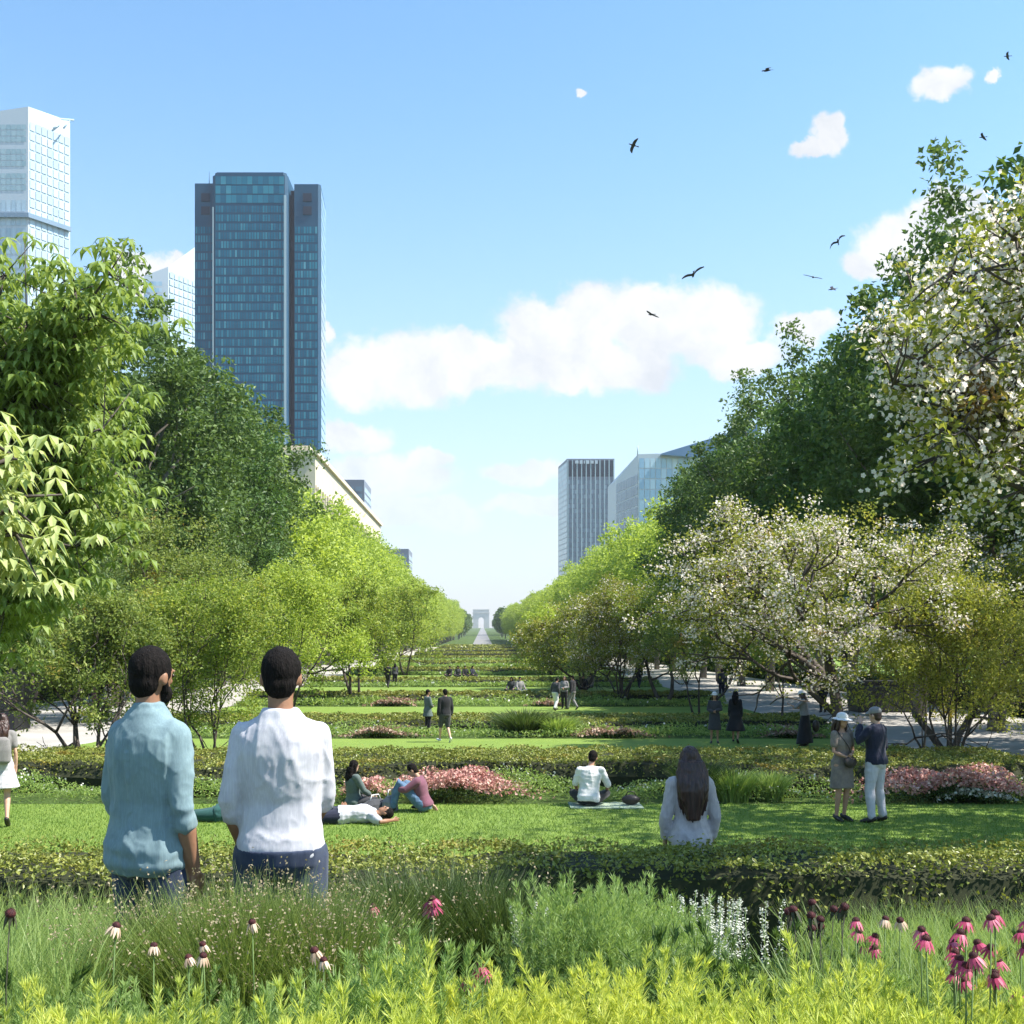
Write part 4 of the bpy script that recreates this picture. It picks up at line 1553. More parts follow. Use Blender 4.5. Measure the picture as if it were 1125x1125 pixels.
grass_clump(770, 832, 21.0, .75, 'dark grass mound on the second bed beside the long haired woman', 1300, 'grassdk', width=.022, heads=0)
grass_clump(806, 842, 20.7, .55, 'green grass mound in the second bed right of the dark one', 900, 'herb', width=.022, heads=0)
grass_clump(846, 845, 20.9, .5, 'pale grass mound in the second bed near the standing couple', 800, 'meadow', width=.022, heads=0)
grass_clump(575, 778, 43.2, 1.6, 'large dark grass mound on the third bed in mid view', 1500, 'grassdk', width=.05, heads=0)
grass_clump(612, 784, 43.0, 1.2, 'green grass mound beside the large one on the third bed', 1000, 'herb', width=.05, heads=0)


def feathery_bush(px, pytop, d, rad, lab, mt='green'):
    rng = np.random.default_rng(int(px))
    g0 = gz(d)
    h = CH + (CY - pytop) * d / F - g0
    n = 260
    r = rad * np.sqrt(rng.uniform(0, 1, n))
    th = rng.uniform(0, 2 * PI, n)
    P = np.stack([r * np.cos(th), r * np.sin(th), np.zeros(n)], 1)
    pr = [shoot_proto(rng, 1.0, 120, .09, .09) for _ in range(4)]
    mb = MB()
    scatter(mb, pr, P, h * (1 - .35 * (r / rad) ** 2) * rng.uniform(.85, 1.0, n), rng, .12)
    root = empty('fennel_plant', ((px - CX) * d / F, d, g0))
    mb.build('foliage', M[mt], root)
    tag(root, lab, 'plant')


feathery_bush(632, 966, 5.0, .30, 'round feathery green bush in front of the near hedge, centre')
feathery_bush(695, 964, 5.3, .32, 'feathery green bush right of the round one')
feathery_bush(395, 1010, 4.6, .26, 'small feathery plant at the foot of the grass clumps', 'herb')


def white_spikes():
    rng = np.random.default_rng(8)
    spots_ = [(rng.uniform(728, 850), rng.uniform(978, 1000), rng.uniform(5.4, 6.4)) for _ in range(30)]
    spots_ += [(rng.uniform(565, 585), rng.uniform(990, 1005), rng.uniform(5.0, 5.4)) for _ in range(8)]
    proto = None
    for (px, py, d) in spots_:
        g0 = gz(d)
        h = CH + (CY - py) * d / F - g0
        if proto is None:
            root = empty('flower_spike')
            s = MB()
            s.tube([(0, 0, 0), (0, 0, .5), (0, 0, 1.0)], [.004, .003, .0015], 5)
            V, Fq = leaf_quads(np.stack([rng.normal(size=30) * .012, rng.normal(size=30) * .012, rng.uniform(.02, .55, 30)], 1), .10, rng, .3, .8)
            s.add(V, Fq)
            s.build('stem', M['stem'], root)
            n = 80
            z = rng.uniform(.55, 1.0, n)
            r = .014 * (1.15 - z)/.55 + .004
            th = rng.uniform(0, 2 * PI, n)
            V, Fq = leaf_quads(np.stack([r * np.cos(th), r * np.sin(th), z], 1), .015, rng, .7)
            p = MB()
            p.add(V, Fq)
            p.build('petals', M['whitep'], root)
            proto = root
            o = root
        else:
            o = copy_tree(proto)
        o.location = ((px - CX) * d / F, d, g0)
        o.rotation_euler = (rng.normal() * .07, rng.normal() * .07, rng.uniform(0, 6))
        o.scale = (1, 1, h)
        if px < 600:
            tag(o, 'thin white flower spike beside the biggest dark grass mound', 'flower', 'white flower spikes left of centre')
        else:
            tag(o, 'thin white flower spike in front of the near hedge right of centre', 'flower', 'white flower spikes right of centre')


white_spikes()


def coneflower_proto(petal, droop, npet=13):
    # each head: domed dark centre and hanging petals
    rng = np.random.default_rng(npet + int(droop * 10))
    root = empty('coneflower')
    s = MB()
    s.tube([(0, 0, 0), (.01, 0, .35), (0, .005, .7), (0, 0, 1.0)], [.0028, .0024, .0021, .0018], 5)
    # a few stem leaves
    V, Fq = leaf_quads(np.array([(.03, 0, .45), (-.03, .01, .6), (0, .03, .3), (.01, -.03, .2)]), .09, rng, .3, .8,
                       tan=np.array([(1, 0, .5), (-1, .2, .5), (0, 1, .4), (.2, -1, .4)]))
    s.add(V, Fq)
    s.build('stem', M['stem'] if npet > 6 else M['stemd'], root)
    hd = empty('flower_head', (0, 0, 1.0))
    hd.parent = root
    c = MB()
    c.ball((0, 0, .008), (.019, .019, .017), 12)
    for k in range(60):
        ph = k * 2.4
        q_ = 1 - k / 60
        r = .0185 * math.sqrt(max(0, 1 - q_ ** 2))
        c.tube([(r * math.cos(ph), r * math.sin(ph), .008 + .016 * q_), (r * 1.2 * math.cos(ph), r * 1.2 * math.sin(ph), .008 + .022 * q_)], [.0013, .0004], 3, smooth=False)
    c.build('centre', M['conedark'], hd)
    p = MB()
    for k in range(npet):
        th = 2 * PI * k / npet + rng.uniform(-.1, .1)
        L = rng.uniform(.045, .058)
        dz = droop * rng.uniform(.8, 1.2)
        V, Fs = [], []
        for i in range(5):
            f = i / 4
            rr_ = .014 + L * math.cos(dz) * f + .004 * f
            zz = .006 - L * math.sin(dz) * f * (.5 + .5 * f)
            w = .0068 * math.sin(PI * min(.93, .18 + f * .75))
            for s_ in (-1, 1):
                V.append((rr_ * math.cos(th) - s_ * w * math.sin(th), rr_ * math.sin(th) + s_ * w * math.cos(th), zz))
        for i in range(4): Fs.append((2 * i, 2 * i + 1, 2 * i + 3, 2 * i + 2))
        p.add(V, Fs)
    p.build('petals', petal, hd)
    return root


def coneflowers():
    rng = np.random.default_rng(31)
    kinds = {'pink': coneflower_proto(M['conepetal'], 1.0, 13), 'pale': coneflower_proto(M['conepale'], 1.35, 12), 'dark': coneflower_proto(M['stemd'], 1.45, 6)}
    used = set()
    L = []
    G1 = ('pink coneflower in the dense cluster at the lower right corner', 'pink coneflowers at the lower right')
    for (px, py) in [(1022, 1022), (1020, 1035), (1057, 1014), (1056, 1026), (1055, 1040), (1057, 1052), (1090, 1013), (1103, 1008), (1116, 1026), (1122, 1040), (1044, 1046),
                     (1075, 1038), (1108, 1058), (1094, 1072), (1078, 1082), (1062, 1064), (1032, 1048), (1121, 1012), (1112, 1078), (1098, 1042), (1084, 1056), (1118, 1092), (1048, 1072)]:
        L.append((px, py, rng.uniform(2.7, 3.1), 'pink', .56, G1))
    G2 = ('dark spent coneflower in the dark cluster right of centre', 'dark coneflowers right of centre')
    for (px, py) in [(858, 1002), (893, 992), (905, 998), (925, 1004), (890, 1008), (878, 1018), (912, 1020), (870, 1012), (902, 1012), (918, 996), (884, 1000)]:
        L.append((px, py, rng.uniform(3.9, 4.5), 'dark', .8, G2))
    G3 = ('red and white coneflower between the dark cluster and the pink cluster', 'red and white coneflowers right of centre')
    for (px, py) in [(941, 1014), (947, 1026), (971, 1010), (964, 1030), (950, 1040), (958, 1042), (992, 1012)]:
        L.append((px, py, rng.uniform(3.6, 3.9), 'pink' if px < 970 else 'pale', .6, G3))
    G4 = ('faded coneflower standing in the green shoots at the lower left', 'faded coneflowers at the lower left')
    for (px, py) in [(173, 1042), (200, 1054), (214, 1052), (228, 1038), (352, 1058)]:
        L.append((px, py, rng.uniform(2.9, 3.3), 'pale', .5, G4))
    L.append((1, 1006, 3.1, 'dark', .75, ('dark coneflower at the far left picture edge', None)))
    L.append((123, 1021, 3.1, 'pale', .6, ('tallest faded coneflower of the lower left', None)))
    L.append((276, 1016, 3.3, 'pale', .55, ('large faded pink coneflower in front of the grass clumps', None)))
    L.append((344, 1048, 3.1, 'pale', .6, ('faded coneflower at the right foot of the grass clumps', None)))
    G5 = ('dark pink coneflower of the small trio low in the centre', 'trio of dark pink coneflowers low in the centre')
    for (px, py) in [(522, 1064), (541, 1060), (508, 1080)]: L.append((px, py, 2.95, 'pink', .6, G5))
    G6 = ('red coneflower in front of the dark grass mounds', 'red coneflowers by the dark grass mounds')
    for (px, py) in [(404, 997), (462, 996), (470, 1001), (481, 992), (474, 988)]: L.append((px, py, 4.6, 'pink', .7, G6))
    for (px, py, d, kd, sc, (lab, grp)) in L:
        o = kinds[kd]
        if kd in used: o = copy_tree(o)
        used.add(kd)
        g0 = gz(d)
        h = CH + (CY - py) * d / F - g0
        o.location = ((px - CX) * d / F, d, g0)
        o.rotation_euler = (rng.normal() * .03, rng.normal() * .03, rng.uniform(0, 6))
        for ch in [q_ for q_ in COL.objects if q_.parent == o]:
            if ch.name.startswith('stem'): ch.scale = (1, 1, h)
            else:
                ch.location = (0, 0, h)
                ch.scale = (sc, sc, sc)
                ch.rotation_euler = (rng.normal() * .2, rng.normal() * .2, 0)
        tag(o, lab, 'flower', grp)


coneflowers()


# ------------------------------------------------------------------ lawn blades and flower beds
def lawn_blades():
    rng = np.random.default_rng(3)
    n = 85000
    y = rng.uniform(14.5, 20.3, n)
    x = rng.uniform(-.44, .50, n) * y
    B = on_ground(x, y) + np.array([0, 0, .014])
    V, Fq = blades(B, rng.uniform(.02, .05, n), .012, rng.normal(size=(n, 3)) * np.array([.5, .5, 0]), rng, 1, 0)
    mb = MB()
    mb.add(V, Fq)
    tag(mb.build('lawn_grass', M['lawnblade']), 'short mown grass blades on the near lawn', 'grass', kind='stuff')


lawn_blades()


def bed(i, y0, y1, xw, n, size, patches, hgt, mt='herb'):
    """planting strip between a lawn and its hedge; patches: (x0, x1, material key, name, label)"""
    rng = np.random.default_rng(200 + i)
    x = rng.uniform(-xw, xw, n)
    y = rng.uniform(y0, y1, n)
    hm = np.array([mnoise.noise(Vector((a * .9 / (1 + i * .4), b * 1.1, 20 + i))) for a, b in zip(x, y)])
    H = hgt * np.clip(.55 + .75 * hm, .2, 1.25)
    z = H * rng.uniform(0, 1, n) ** .5
    C = on_ground(x, y)
    C[:, 2] += z
    sel = hm + .15 * rng.normal(size=n) > -.02
    for flag, m_, nm, lb in ((True, 'herb', 'leafy_herbs', 'mid green leafy herbs'), (False, 'meadow', 'pale_herbs', 'pale green flowering herbs')):
        s = sel == flag
        V, Fq = leaf_quads(C[s], rng.uniform(.6, 1.3, s.sum()) * size, rng, .35, .1)
        L = MB()
        L.add(V, Fq)
        tag(L.build(nm, M[m_]), '%s in the %s planting strip from the viewer' % (lb, ORD[i]), 'plants', kind='stuff')
    # dots of white flowers
    k = int(n * (.03 if i == 1 else .012))
    idx = rng.integers(0, n, k)
    P = C[idx].copy()
    P[:, 2] = np.interp(P[:, 1], GX, GZ) + H[idx] * rng.uniform(.8, 1.1, k)
    V, Fq = leaf_quads(P, size * .75, rng, .8, .8)
    L = MB()
    L.add(V, Fq)
    tag(L.build('white_flowers', M['whitep']), 'tiny white flowers sprinkled over the %s planting strip' % ORD[i], 'flowers', kind='stuff')
    for (px0, px1, key, nm, lab, hh) in patches:
        d = (y0 + y1) / 2
        xa, xb = wpt(px0, d), wpt(px1, d)
        m_ = int((xb - xa) * (y1 - y0) * 3600 * (.05 / size) ** 2)
        x = (xa + xb) / 2 + (xb - xa) * .30 * rng.normal(size=m_)
        y = rng.uniform(y0 - .15, y1, m_)
        hm = np.array([mnoise.noise(Vector((a * 1.6, b * 1.6, 3))) for a, b in zip(x, y)])
        edge = np.clip(1.25 - 1.2 * np.abs((x - xa) / (xb - xa) - .5) ** 1.5, .35, 1)
        C2 = on_ground(x, y)
        C2[:, 2] += hh * edge * (.75 + .5 * hm) * rng.uniform(.55, 1.0, m_)
        V, Fq = leaf_quads(C2, rng.uniform(.6, 1.3, m_) * size * .95, rng, .75, .9)
        L = MB()
        L.add(V, Fq)
        tag(L.build(nm, M[key]), lab, 'flowers', kind='stuff')
        V, Fq = leaf_quads(C2[::2] - np.array([0, 0, hh * .25]), size, rng, .5, .2)
        L = MB()
        L.add(V, Fq)
        tag(L.build('flower_leaves', M['herbd']), 'dark leaves under the ' + lab, 'plants', kind='stuff')


bed(1, 20.35, 21.9, 10.4, 26000, .065,
    [(452, 556, 'pinkp', 'pink_flowers', 'rose pink flowers massed left of centre in the second planting strip', .62),
     (385, 420, 'pinkp', 'pink_flowers', 'small pink patch behind the woman sitting on the lawn', .55),
     (968, 1108, 'pinkp', 'pink_flowers', 'wide rose pink flower mass below the amber tree on the right', .62),
     (1030, 1085, 'whitep', 'cream_flowers', 'cream flowers fringing the right pink flower mass', .32)], .55)
bed(2, 41.7, 44.3, 13.0, 15000, .13,
    [(392, 448, 'pinkdull', 'pink_flowers', 'dull pink flowers left in the third planting strip behind the dark coated walker', .36),
     (640, 700, 'pinkdull', 'pink_flowers', 'dull pink flowers right of centre in the third planting strip', .36),
     (845, 885, 'pinkdull', 'pink_flowers', 'pale pink flowers beside the hat wearer', .36)], .55)
bed(3, 61.6, 64.9, 13.0, 9000, .20, [(415, 450, 'pinkdull', 'pink_flowers', 'faint pink flowers at the left of the fourth planting strip', .36),
                                      (588, 612, 'pinkdull', 'pink_flowers', 'faint pink flowers beside the strolling group', .36)], .55)
bed(4, 85.6, 87.9, 13.0, 6000, .26, [], .5)
bed(5, 112.2, 114.9, 13.0, 5000, .34, [], .5)
bed(6, 142.2, 145.9, 13.0, 4000, .45, [], .5)
bed(7, 177.2, 181.9, 13.0, 3000, .6, [], .5)
# ------------------------------------------------------------------ people
def remesh(mb, voxel, smooth=4, name='tmp'):
    me = mb.mesh(name)
    o = bpy.data.objects.new('tmp_remesh', me)
    COL.objects.link(o)
    r = o.modifiers.new('r', 'REMESH')
    r.mode = 'VOXEL'
    r.voxel_size = voxel
    if smooth:
        s = o.modifiers.new('s', 'SMOOTH')
        s.factor = .5
        s.iterations = smooth
    dg = bpy.context.evaluated_depsgraph_get()
    dg.update()
    out_ = bpy.data.meshes.new_from_object(o.evaluated_get(dg))
    bpy.data.objects.remove(o)
    bpy.data.meshes.remove(me)
    out_.polygons.foreach_set('use_smooth', np.ones(len(out_.polygons), bool))
    return out_


def displace(me, fn):
    n = len(me.vertices)
    co = np.empty(n * 3, np.float32)
    me.vertices.foreach_get('co', co)
    no = np.empty(n * 3, np.float32)
    me.vertices.foreach_get('normal', no)
    co, no = co.reshape(-1, 3), no.reshape(-1, 3)
    d = np.array([fn(Vector(c), Vector(q_)) for c, q_ in zip(co.tolist(), no.tolist())], np.float32)
    co = co + no * d[:, None]
    me.vertices.foreach_set('co', co.ravel())
    me.update()


def ring_loft(mb, rings, n=20, p=2.3):
    """rings: (centre, half width, half depth, lat, fwd)"""
    V, Fs = [], []
    for (c, a, b, lat, fw) in rings:
        for j in range(n):
            th = 2 * PI * j / n
            cx, sx = math.cos(th), math.sin(th)
            x = math.copysign(abs(cx) ** (2 / p), cx) * a
            y = math.copysign(abs(sx) ** (2 / p), sx) * b
            V.append(tuple(c + lat * x + fw * y))
    k = len(rings)
    for i in range(k - 1):
        for j in range(n):
            Fs.append((i * n + j, i * n + (j + 1) % n, (i + 1) * n + (j + 1) % n, (i + 1) * n + j))
    Fs.append(tuple(range(n - 1, -1, -1)))
    Fs.append(tuple((k - 1) * n + j for j in range(n)))
    mb.add(V, Fs)


TORSO = {
    'm': [(-.17, .120, .095, 0), (-.07, .160, .118, -.012), (.05, .166, .120, -.014), (.20, .155, .108, 0), (.36, .150, .102, .006), (.55, .166, .116, .006),
          (.72, .172, .116, 0), (.82, .158, .104, -.004), (.90, .125, .086, -.008), (.96, .088, .070, -.008), (1.02, .062, .060, -.004)],
    'f': [(-.17, .125, .098, 0), (-.07, .165, .122, -.012), (.05, .164, .120, -.014), (.20, .140, .100, 0), (.36, .122, .090, .004), (.55, .138, .108, .012),
          (.72, .148, .104, .006), (.82, .136, .090, -.004), (.90, .105, .076, -.008), (.96, .074, .060, -.008), (1.02, .053, .052, -.004)]}
STAND = dict(hip=(0, 0, .93), neck=(0, -.012, 1.50), head=(0, .012, 1.635),
             sL=(-.178, -.005, 1.425), eL=(-.232, -.03, 1.14), wL=(-.235, .03, .885), sR=(.178, -.005, 1.425), eR=(.232, -.03, 1.14), wR=(.235, .03, .885),
             hL=(-.088, 0, .92), kL=(-.10, .015, .50), aL=(-.105, -.03, .085), hR=(.088, 0, .92), kR=(.10, .015, .50), aR=(.105, -.03, .085))
SIT = dict(hip=(0, 0, .12), neck=(0, -.02, .675), head=(0, .03, .82),
           sL=(-.178, -.02, .61), eL=(-.24, .10, .36), wL=(-.22, .30, .25), sR=(.178, -.02, .61), eR=(.24, .10, .36), wR=(.22, .30, .25),
           hL=(-.09, 0, .11), kL=(-.30, .32, .18), aL=(.02, .34, .07), hR=(.09, 0, .11), kR=(.30, .32, .18), aR=(-.04, .44, .07),
           tL=(.14, .38, .06), tR=(-.17, .48, .06))


class Person:
    def __init__(self, loc, rz, sex='m', H=1.75, pose=None, base='stand', lat=(1, 0, 0), yaw=0.0, tilt=0.0, vox=.012, skin='skin_mid', hand='relaxed'):
        self.J = {k: Vector(v_) for k, v_ in (STAND if base == 'stand' else SIT).items()}
        if sex == 'f' and base == 'stand':
            for k in ('sL', 'eL', 'wL', 'sR', 'eR', 'wR'): self.J[k].x *= .87
        if pose:
            for k, v_ in pose.items(): self.J[k] = Vector(v_)
        self.sex, self.vox, self.skin = sex, vox, skin
        self.root = empty('person', loc, rz)
        self.root.scale = (H / 1.75,) * 3
        J = self.J
        self.up = (J['neck'] - J['hip']).normalized()
        lat = Vector(lat)
        self.lat = (lat - self.up * lat.dot(self.up)).normalized()
        self.fw = self.up.cross(self.lat)
        self.L = (J['neck'] - J['hip']).length
        self.k = .545
        self.hands = hand
        hup = (J['head'] - J['neck']).normalized()
        hup = (hup + self.up * .6).normalized()
        hl = (self.lat - hup * self.lat.dot(hup)).normalized()
        hf = hup.cross(hl)
        self.HM = Matrix((hl, hf, hup)).transposed().to_3x3() @ Matrix.Rotation(yaw, 3, 'Z') @ Matrix.Rotation(tilt, 3, 'X')

    def hd(self, v_):
        return self.J['head'] + self.HM @ Vector(v_)

    def rings(self, t0, t1, off=0.0, hem=None, sx=1.0, sy=1.0):
        R_ = TORSO[self.sex]
        ts = [r[0] for r in R_]
        out_ = []
        use = [t0] + [t for t in ts if t0 + .03 < t < t1 - .03] + [t1]
        for t in use:
            a, b, o_ = [float(np.interp(t, ts, [r[i] for r in R_])) for i in (1, 2, 3)]
            if hem and t < hem[0]:
                f = (hem[0] - t) / (hem[0] - t0)
                a = a + hem[1] * f
                b = b + hem[1] * f
            out_.append((self.J['hip'] + self.up * (t * self.L) + self.fw * o_, (a + off) * sx, (b + off) * sy, self.lat, self.fw))
        return out_

    def limb(self, mb, pts, rad, n=14):
        mb.tube(pts, rad, n)
        for p, r in ((pts[0], rad[0]), (pts[-1], rad[-1])):
            mb.ball(p, r * .985, 12)

    def interp(self, a, b, f): return a + (b - a) * f

    def armpts(self, s, end, off, r=(.054, .046, .038, .040, .030, .026)):
        J = self.J
        S_, E, Wp = J['s' + s], J['e' + s], J['w' + s]
        P = [S_, self.interp(S_, E, .5), E, self.interp(E, Wp, .35), self.interp(E, Wp, .8), Wp]
        ks = [0, .5, 1.0, 1.35, 1.8, 2.0]
        rs = [x * (1.0 if self.sex == 'm' else .84) for x in r]
        use = [i for i in range(6) if ks[i] <= end + 1e-6]
        pts, rad = [P[i] for i in use], [rs[i] + off for i in use]
        if ks[use[-1]] < end - .02 and use[-1] < 5:
            i = use[-1]
            f = (end - ks[i]) / (ks[i + 1] - ks[i])
            pts.append(self.interp(P[i], P[i + 1], f))
            rad.append(rs[i] + (rs[i + 1] - rs[i]) * f + off)
        return pts, rad

    def legpts(self, s, end, off, start=0.0):
        J = self.J
        Hh, K, A = J['h' + s], J['k' + s], J['a' + s]
        calf = self.interp(K, A, .3)
        P = [Hh, self.interp(Hh, K, .35), self.interp(Hh, K, .75), K, calf, self.interp(K, A, .7), A]
        ks = [0, .35, .75, 1, 1.3, 1.7, 2]
        rs = [.092, .084, .064, .056, .055, .042, .036]
        if self.sex == 'f': rs = [.092, .082, .060, .050, .049, .036, .031]
        pts, rad = [], []
        for i in range(7):
            if ks[i] <= end + 1e-6:
                pts.append(P[i])
                rad.append(rs[i] + off)
        if end < 2 and ks[len(pts) - 1] < end - .02:
            i = len(pts) - 1
            f = (end - ks[i]) / (ks[i + 1] - ks[i])
            pts.append(self.interp(P[i], P[i + 1], f))
            rad.append(rs[i] + (rs[i + 1] - rs[i]) * f + off)
        return pts, rad

    def toe(self, s):
        J = self.J
        if 't' + s in J: return J['t' + s]
        A = J['a' + s]
        K = J['k' + s]
        down = (A - K).normalized()
        f = self.fw - down * self.fw.dot(down)
        f.normalize()
        sd = -1 if s == 'L' else 1
        return A + f * .17 + down * .055 + self.lat * (.02 * sd)

    def foot(self, mb, s, off=0.0):
        A, T = self.J['a' + s], self.toe(s)
        d = (T - A).normalized()
        K = self.J['k' + s]
        down = (A - K).normalized()
        heel = A - d * .045 + down * .035
        mb.tube([heel, A + down * .03 + d * .03, self.interp(A, T, .65) + down * .012, T], [.034 + off, .040 + off, .038 + off, .026 + off], 10)
        mb.ball(heel, .033 + off, 10)
        mb.ball(T, .026 + off, 10)

    def hand(self, mb, s):
        J = self.J
        Wp, E = J['w' + s], J['e' + s]
        d = J['f' + s] - Wp if 'f' + s in J else Wp - E
        d.normalize()
        sd = -1 if s == 'L' else 1
        side = (self.fw - d * self.fw.dot(d))
        if side.length < .2: side = self.up - d * self.up.dot(d)
        side.normalize()                       # the thumb side
        nrm = d.cross(side) * sd               # back of the hand
        q_ = .92 if self.sex == 'm' else .82
        pal = Wp + d * .055 * q_
        Mx = Matrix((side, nrm, d)).transposed().to_3x3()
        V, Fs = ball((0, 0, 0), (.040 * q_, .018 * q_, .052 * q_), 12)
        mb.add([tuple(Mx @ Vector(v_) + pal) for v_ in V], Fs)
        mb.tube([Wp - d * .02, Wp + d * .03], [.026 * q_, .028 * q_], 10)
        for i, ln in enumerate((.070, .078, .073, .058)):
            off = (.028 - i * .0187) * q_
            b0 = pal + side * off + d * .038 * q_
            p1 = b0 + d * ln * .42 * q_ - nrm * .006
            p2 = p1 + (d * .9 - nrm * .55).normalized() * ln * .36 * q_
            p3 = p2 + (d * .5 - nrm * .9).normalized() * ln * .28 * q_
            mb.tube([b0 - d * .015, b0, p1, p2, p3], [.0095 * q_, .0095 * q_, .0088 * q_, .008 * q_, .006 * q_], 8)
        t0 = Wp + d * .03 * q_ + side * .018 * q_
        t1 = t0 + (d * .7 + side * .8).normalized() * .038 * q_
        t2 = t1 + (d * 1.0 + side * .25 - nrm * .2).normalized() * .032 * q_
        t3 = t2 + (d * 1.0 - nrm * .4).normalized() * .022 * q_
        mb.tube([t0, t1, t2, t3], [.013 * q_, .0115 * q_, .010 * q_, .007 * q_], 8)

    def body(self, eyes=True):
        mb = MB()
        J = self.J
        ring_loft(mb, self.rings(-.17, 1.02, -.016))
        self.limb(mb, [J['neck'] - self.up * .05, J['neck'] + self.up * .02, self.hd((0, -.012, -.06))], [.058, .052, .052] if self.sex == 'm' else [.05, .045, .046])
        for s in 'LR':
            p, r = self.armpts(s, 2.0, 0)
            r = [r[0] - .014, r[1] - .010, r[2] - .004] + r[3:]
            self.limb(mb, p, r)
            p, r = self.legpts(s, 2.0, 0)
            self.limb(mb, p, r)
            self.foot(mb, s, -.006)
            self.hand(mb, s)
        rot = self.HM.to_euler()
        mb.ball(self.hd((0, -.008, .018)), (.074, .092, .098), 20, rot=rot)
        mb.ball(self.hd((0, .022, -.045)), (.054, .062, .066), 16, rot=rot)
        mb.ball(self.hd((0, .060, -.082)), (.026, .022, .020), 12, rot=rot)
        mb.tube([self.hd((0, .078, .022)), self.hd((0, .098, -.012)), self.hd((0, .088, -.022))], [.010, .014, .009], 8)
        mb.ball(self.hd((0, .080, -.052)), (.022, .008, .007), 10, rot=rot)
        for s_ in (-1, 1):
            mb.ball(self.hd((s_ * .077, -.006, -.004)), (.010, .019, .031), 10, rot=rot)
            mb.ball(self.hd((s_ * .030, .078, .034)), (.020, .008, .006), 8, rot=rot)
        me = remesh(mb, self.vox if self.vox > .011 else .0075, 2)
        link(me, 'body', M[self.skin], self.root)
        if eyes:
            for s_ in (-1, 1):
                e = MB()
                e.ball(self.hd((s_ * .029, .080, .014)), (.012, .007, .008), 8)
                e.build('eye', M['eye'], self.root)
        return self

    def add(self, name, mb, m_, vox=None, sm=3, fn=None):
        me = remesh(mb, vox or self.vox, sm)
        if fn: displace(me, fn)
        return link(me, name, M[m_] if isinstance(m_, str) else m_, self.root)

    def top(self, m_, sleeve=1.1, hem=-.12, off=.016, name='shirt', loose=.0, fn=None, sm=3, neck=1.03, cuffs=0.0, collar=False, aoff=None):
        mb = MB()
        ring_loft(mb, self.rings(hem, neck, off, (.45, loose)), 24)
        J = self.J
        ao = off if aoff is None else aoff
        for s in 'LR':
            if sleeve > 0:
                p, r = self.armpts(s, sleeve, ao)
                self.limb(mb, p[:-1] + [p[-1]], r)
                c0 = J['s' + s]
                mb.tube([self.J['neck'] - self.up * .045, self.interp(self.J['neck'] - self.up * .045, c0, .5), c0], [.040 + off, .048 + off * .8, .050 + ao], 12)
                if cuffs:
                    d = (p[-1] - p[-2]).normalized()
                    mb.tube([p[-1] - d * .035, p[-1] + d * .012], [r[-1] + cuffs] * 2, 14)
        if collar:
            N = J['neck']
            mb.tube([N - self.up * .05, N + self.up * .040], [.080, .064], 18)
        return self.add(name, mb, m_, sm=sm, fn=fn)

    def trousers(self, m_, end=1.93, off=.014, name='trousers', waist=.12, fn=None):
        mb = MB()
        ring_loft(mb, self.rings(-.17, waist, off))
        for s in 'LR':
            p, r = self.legpts(s, end, off)
            if end > 1.5:
                r = [max(x, .052 + off * .5) for x in r]
            self.limb(mb, p, r)
        return self.add(name, mb, m_, fn=fn)

    def skirt(self, m_, z, flare=.05, top_t=.30, off=.014, name='skirt', add_top=None, fn=None, sway=0):
        """standing only"""
        mb = MB()
        rg_ = self.rings(-.05, top_t, off)
        base = self.J['hip'] + self.up * (-.05 * self.L)
        a0, b0 = rg_[0][1], rg_[0][2]
        low = []
        N_ = 7
        zend = Vector((0, 0, z))
        for i in range(N_, 0, -1):
            f = i / N_
            c = base + (Vector((base.x + sway, base.y, z)) - base) * f
            low.append((c, a0 + flare * f, b0 + flare * f * .9, self.lat, self.fw))
        ring_loft(mb, low + rg_, 24, 2.1)
        if add_top: add_top(mb)
        return self.add(name, mb, m_, fn=fn)

    def shoes(self, m_, off=.004):
        for s in 'LR':
            mb = MB()
            self.foot(mb, s, off)
            me = remesh(mb, min(self.vox, .012), 1)
            link(me, 'shoe', M[m_], self.root)
        return self

    def hair(self, kind, m_='hair_black', length=.35, vox=None, width=.085):
        rot = self.HM.to_euler()
        mb = MB()
        mb.ball(self.hd((0, -.016, .034)), (.082, .093, .098), 22, rot=rot)
        mb.ball(self.hd((0, -.046, -.022)), (.068, .054, .068), 16, rot=rot)
        if kind == 'short':
            for s_ in (-1, 1): mb.ball(self.hd((s_ * .068, .010, .018)), (.012, .022, .040), 10, rot=rot)
            amp = .0025
        if kind in ('long', 'bob'):
            back = -self.fw
            c0 = self.hd((0, -.035, 0))
            rg_ = []
            N_ = 8
            for i in range(N_ + 1):
                f = i / N_
                z_ = self.hd((0, 0, .05)) if False else None
                c = c0 - self.up * (length * f) + back * (.040 + .075 * min(1, f * 2.2)) * (1 if kind == 'long' else .5)
                w_ = width * (1 + .35 * math.sin(PI * min(1, f * 1.2))) * (1 - .45 * f ** 2)
                rg_.append((c, w_, .055 * (1 - .15 * f), self.lat, self.fw))
            ring_loft(mb, rg_, 20, 2.2)
            lr = np.random.default_rng(int(length * 100))
            for k_ in range(34 if kind == 'long' else 14):      # separate locks
                fx = lr.uniform(-1, 1)
                ln_ = length * lr.uniform(.86, 1.10) * (1 - .12 * abs(fx))
                dp = (.075 + .04 * (1 - fx * fx)) * (1 if kind == 'long' else .7)
                p_ = [self.hd((fx * .055, -.06, .07))]
                for f in (.25, .5, .75, 1.0):
                    p_.append(c0 - self.up * (ln_ * f) + back * (dp * min(1, .55 + f) + .012 * lr.normal()) + self.lat * (fx * width * (1.05 + .2 * math.sin(PI * f)) + .006 * lr.normal()))
                mb.tube(p_, [.016, .016, .015, .012, .004], 7)
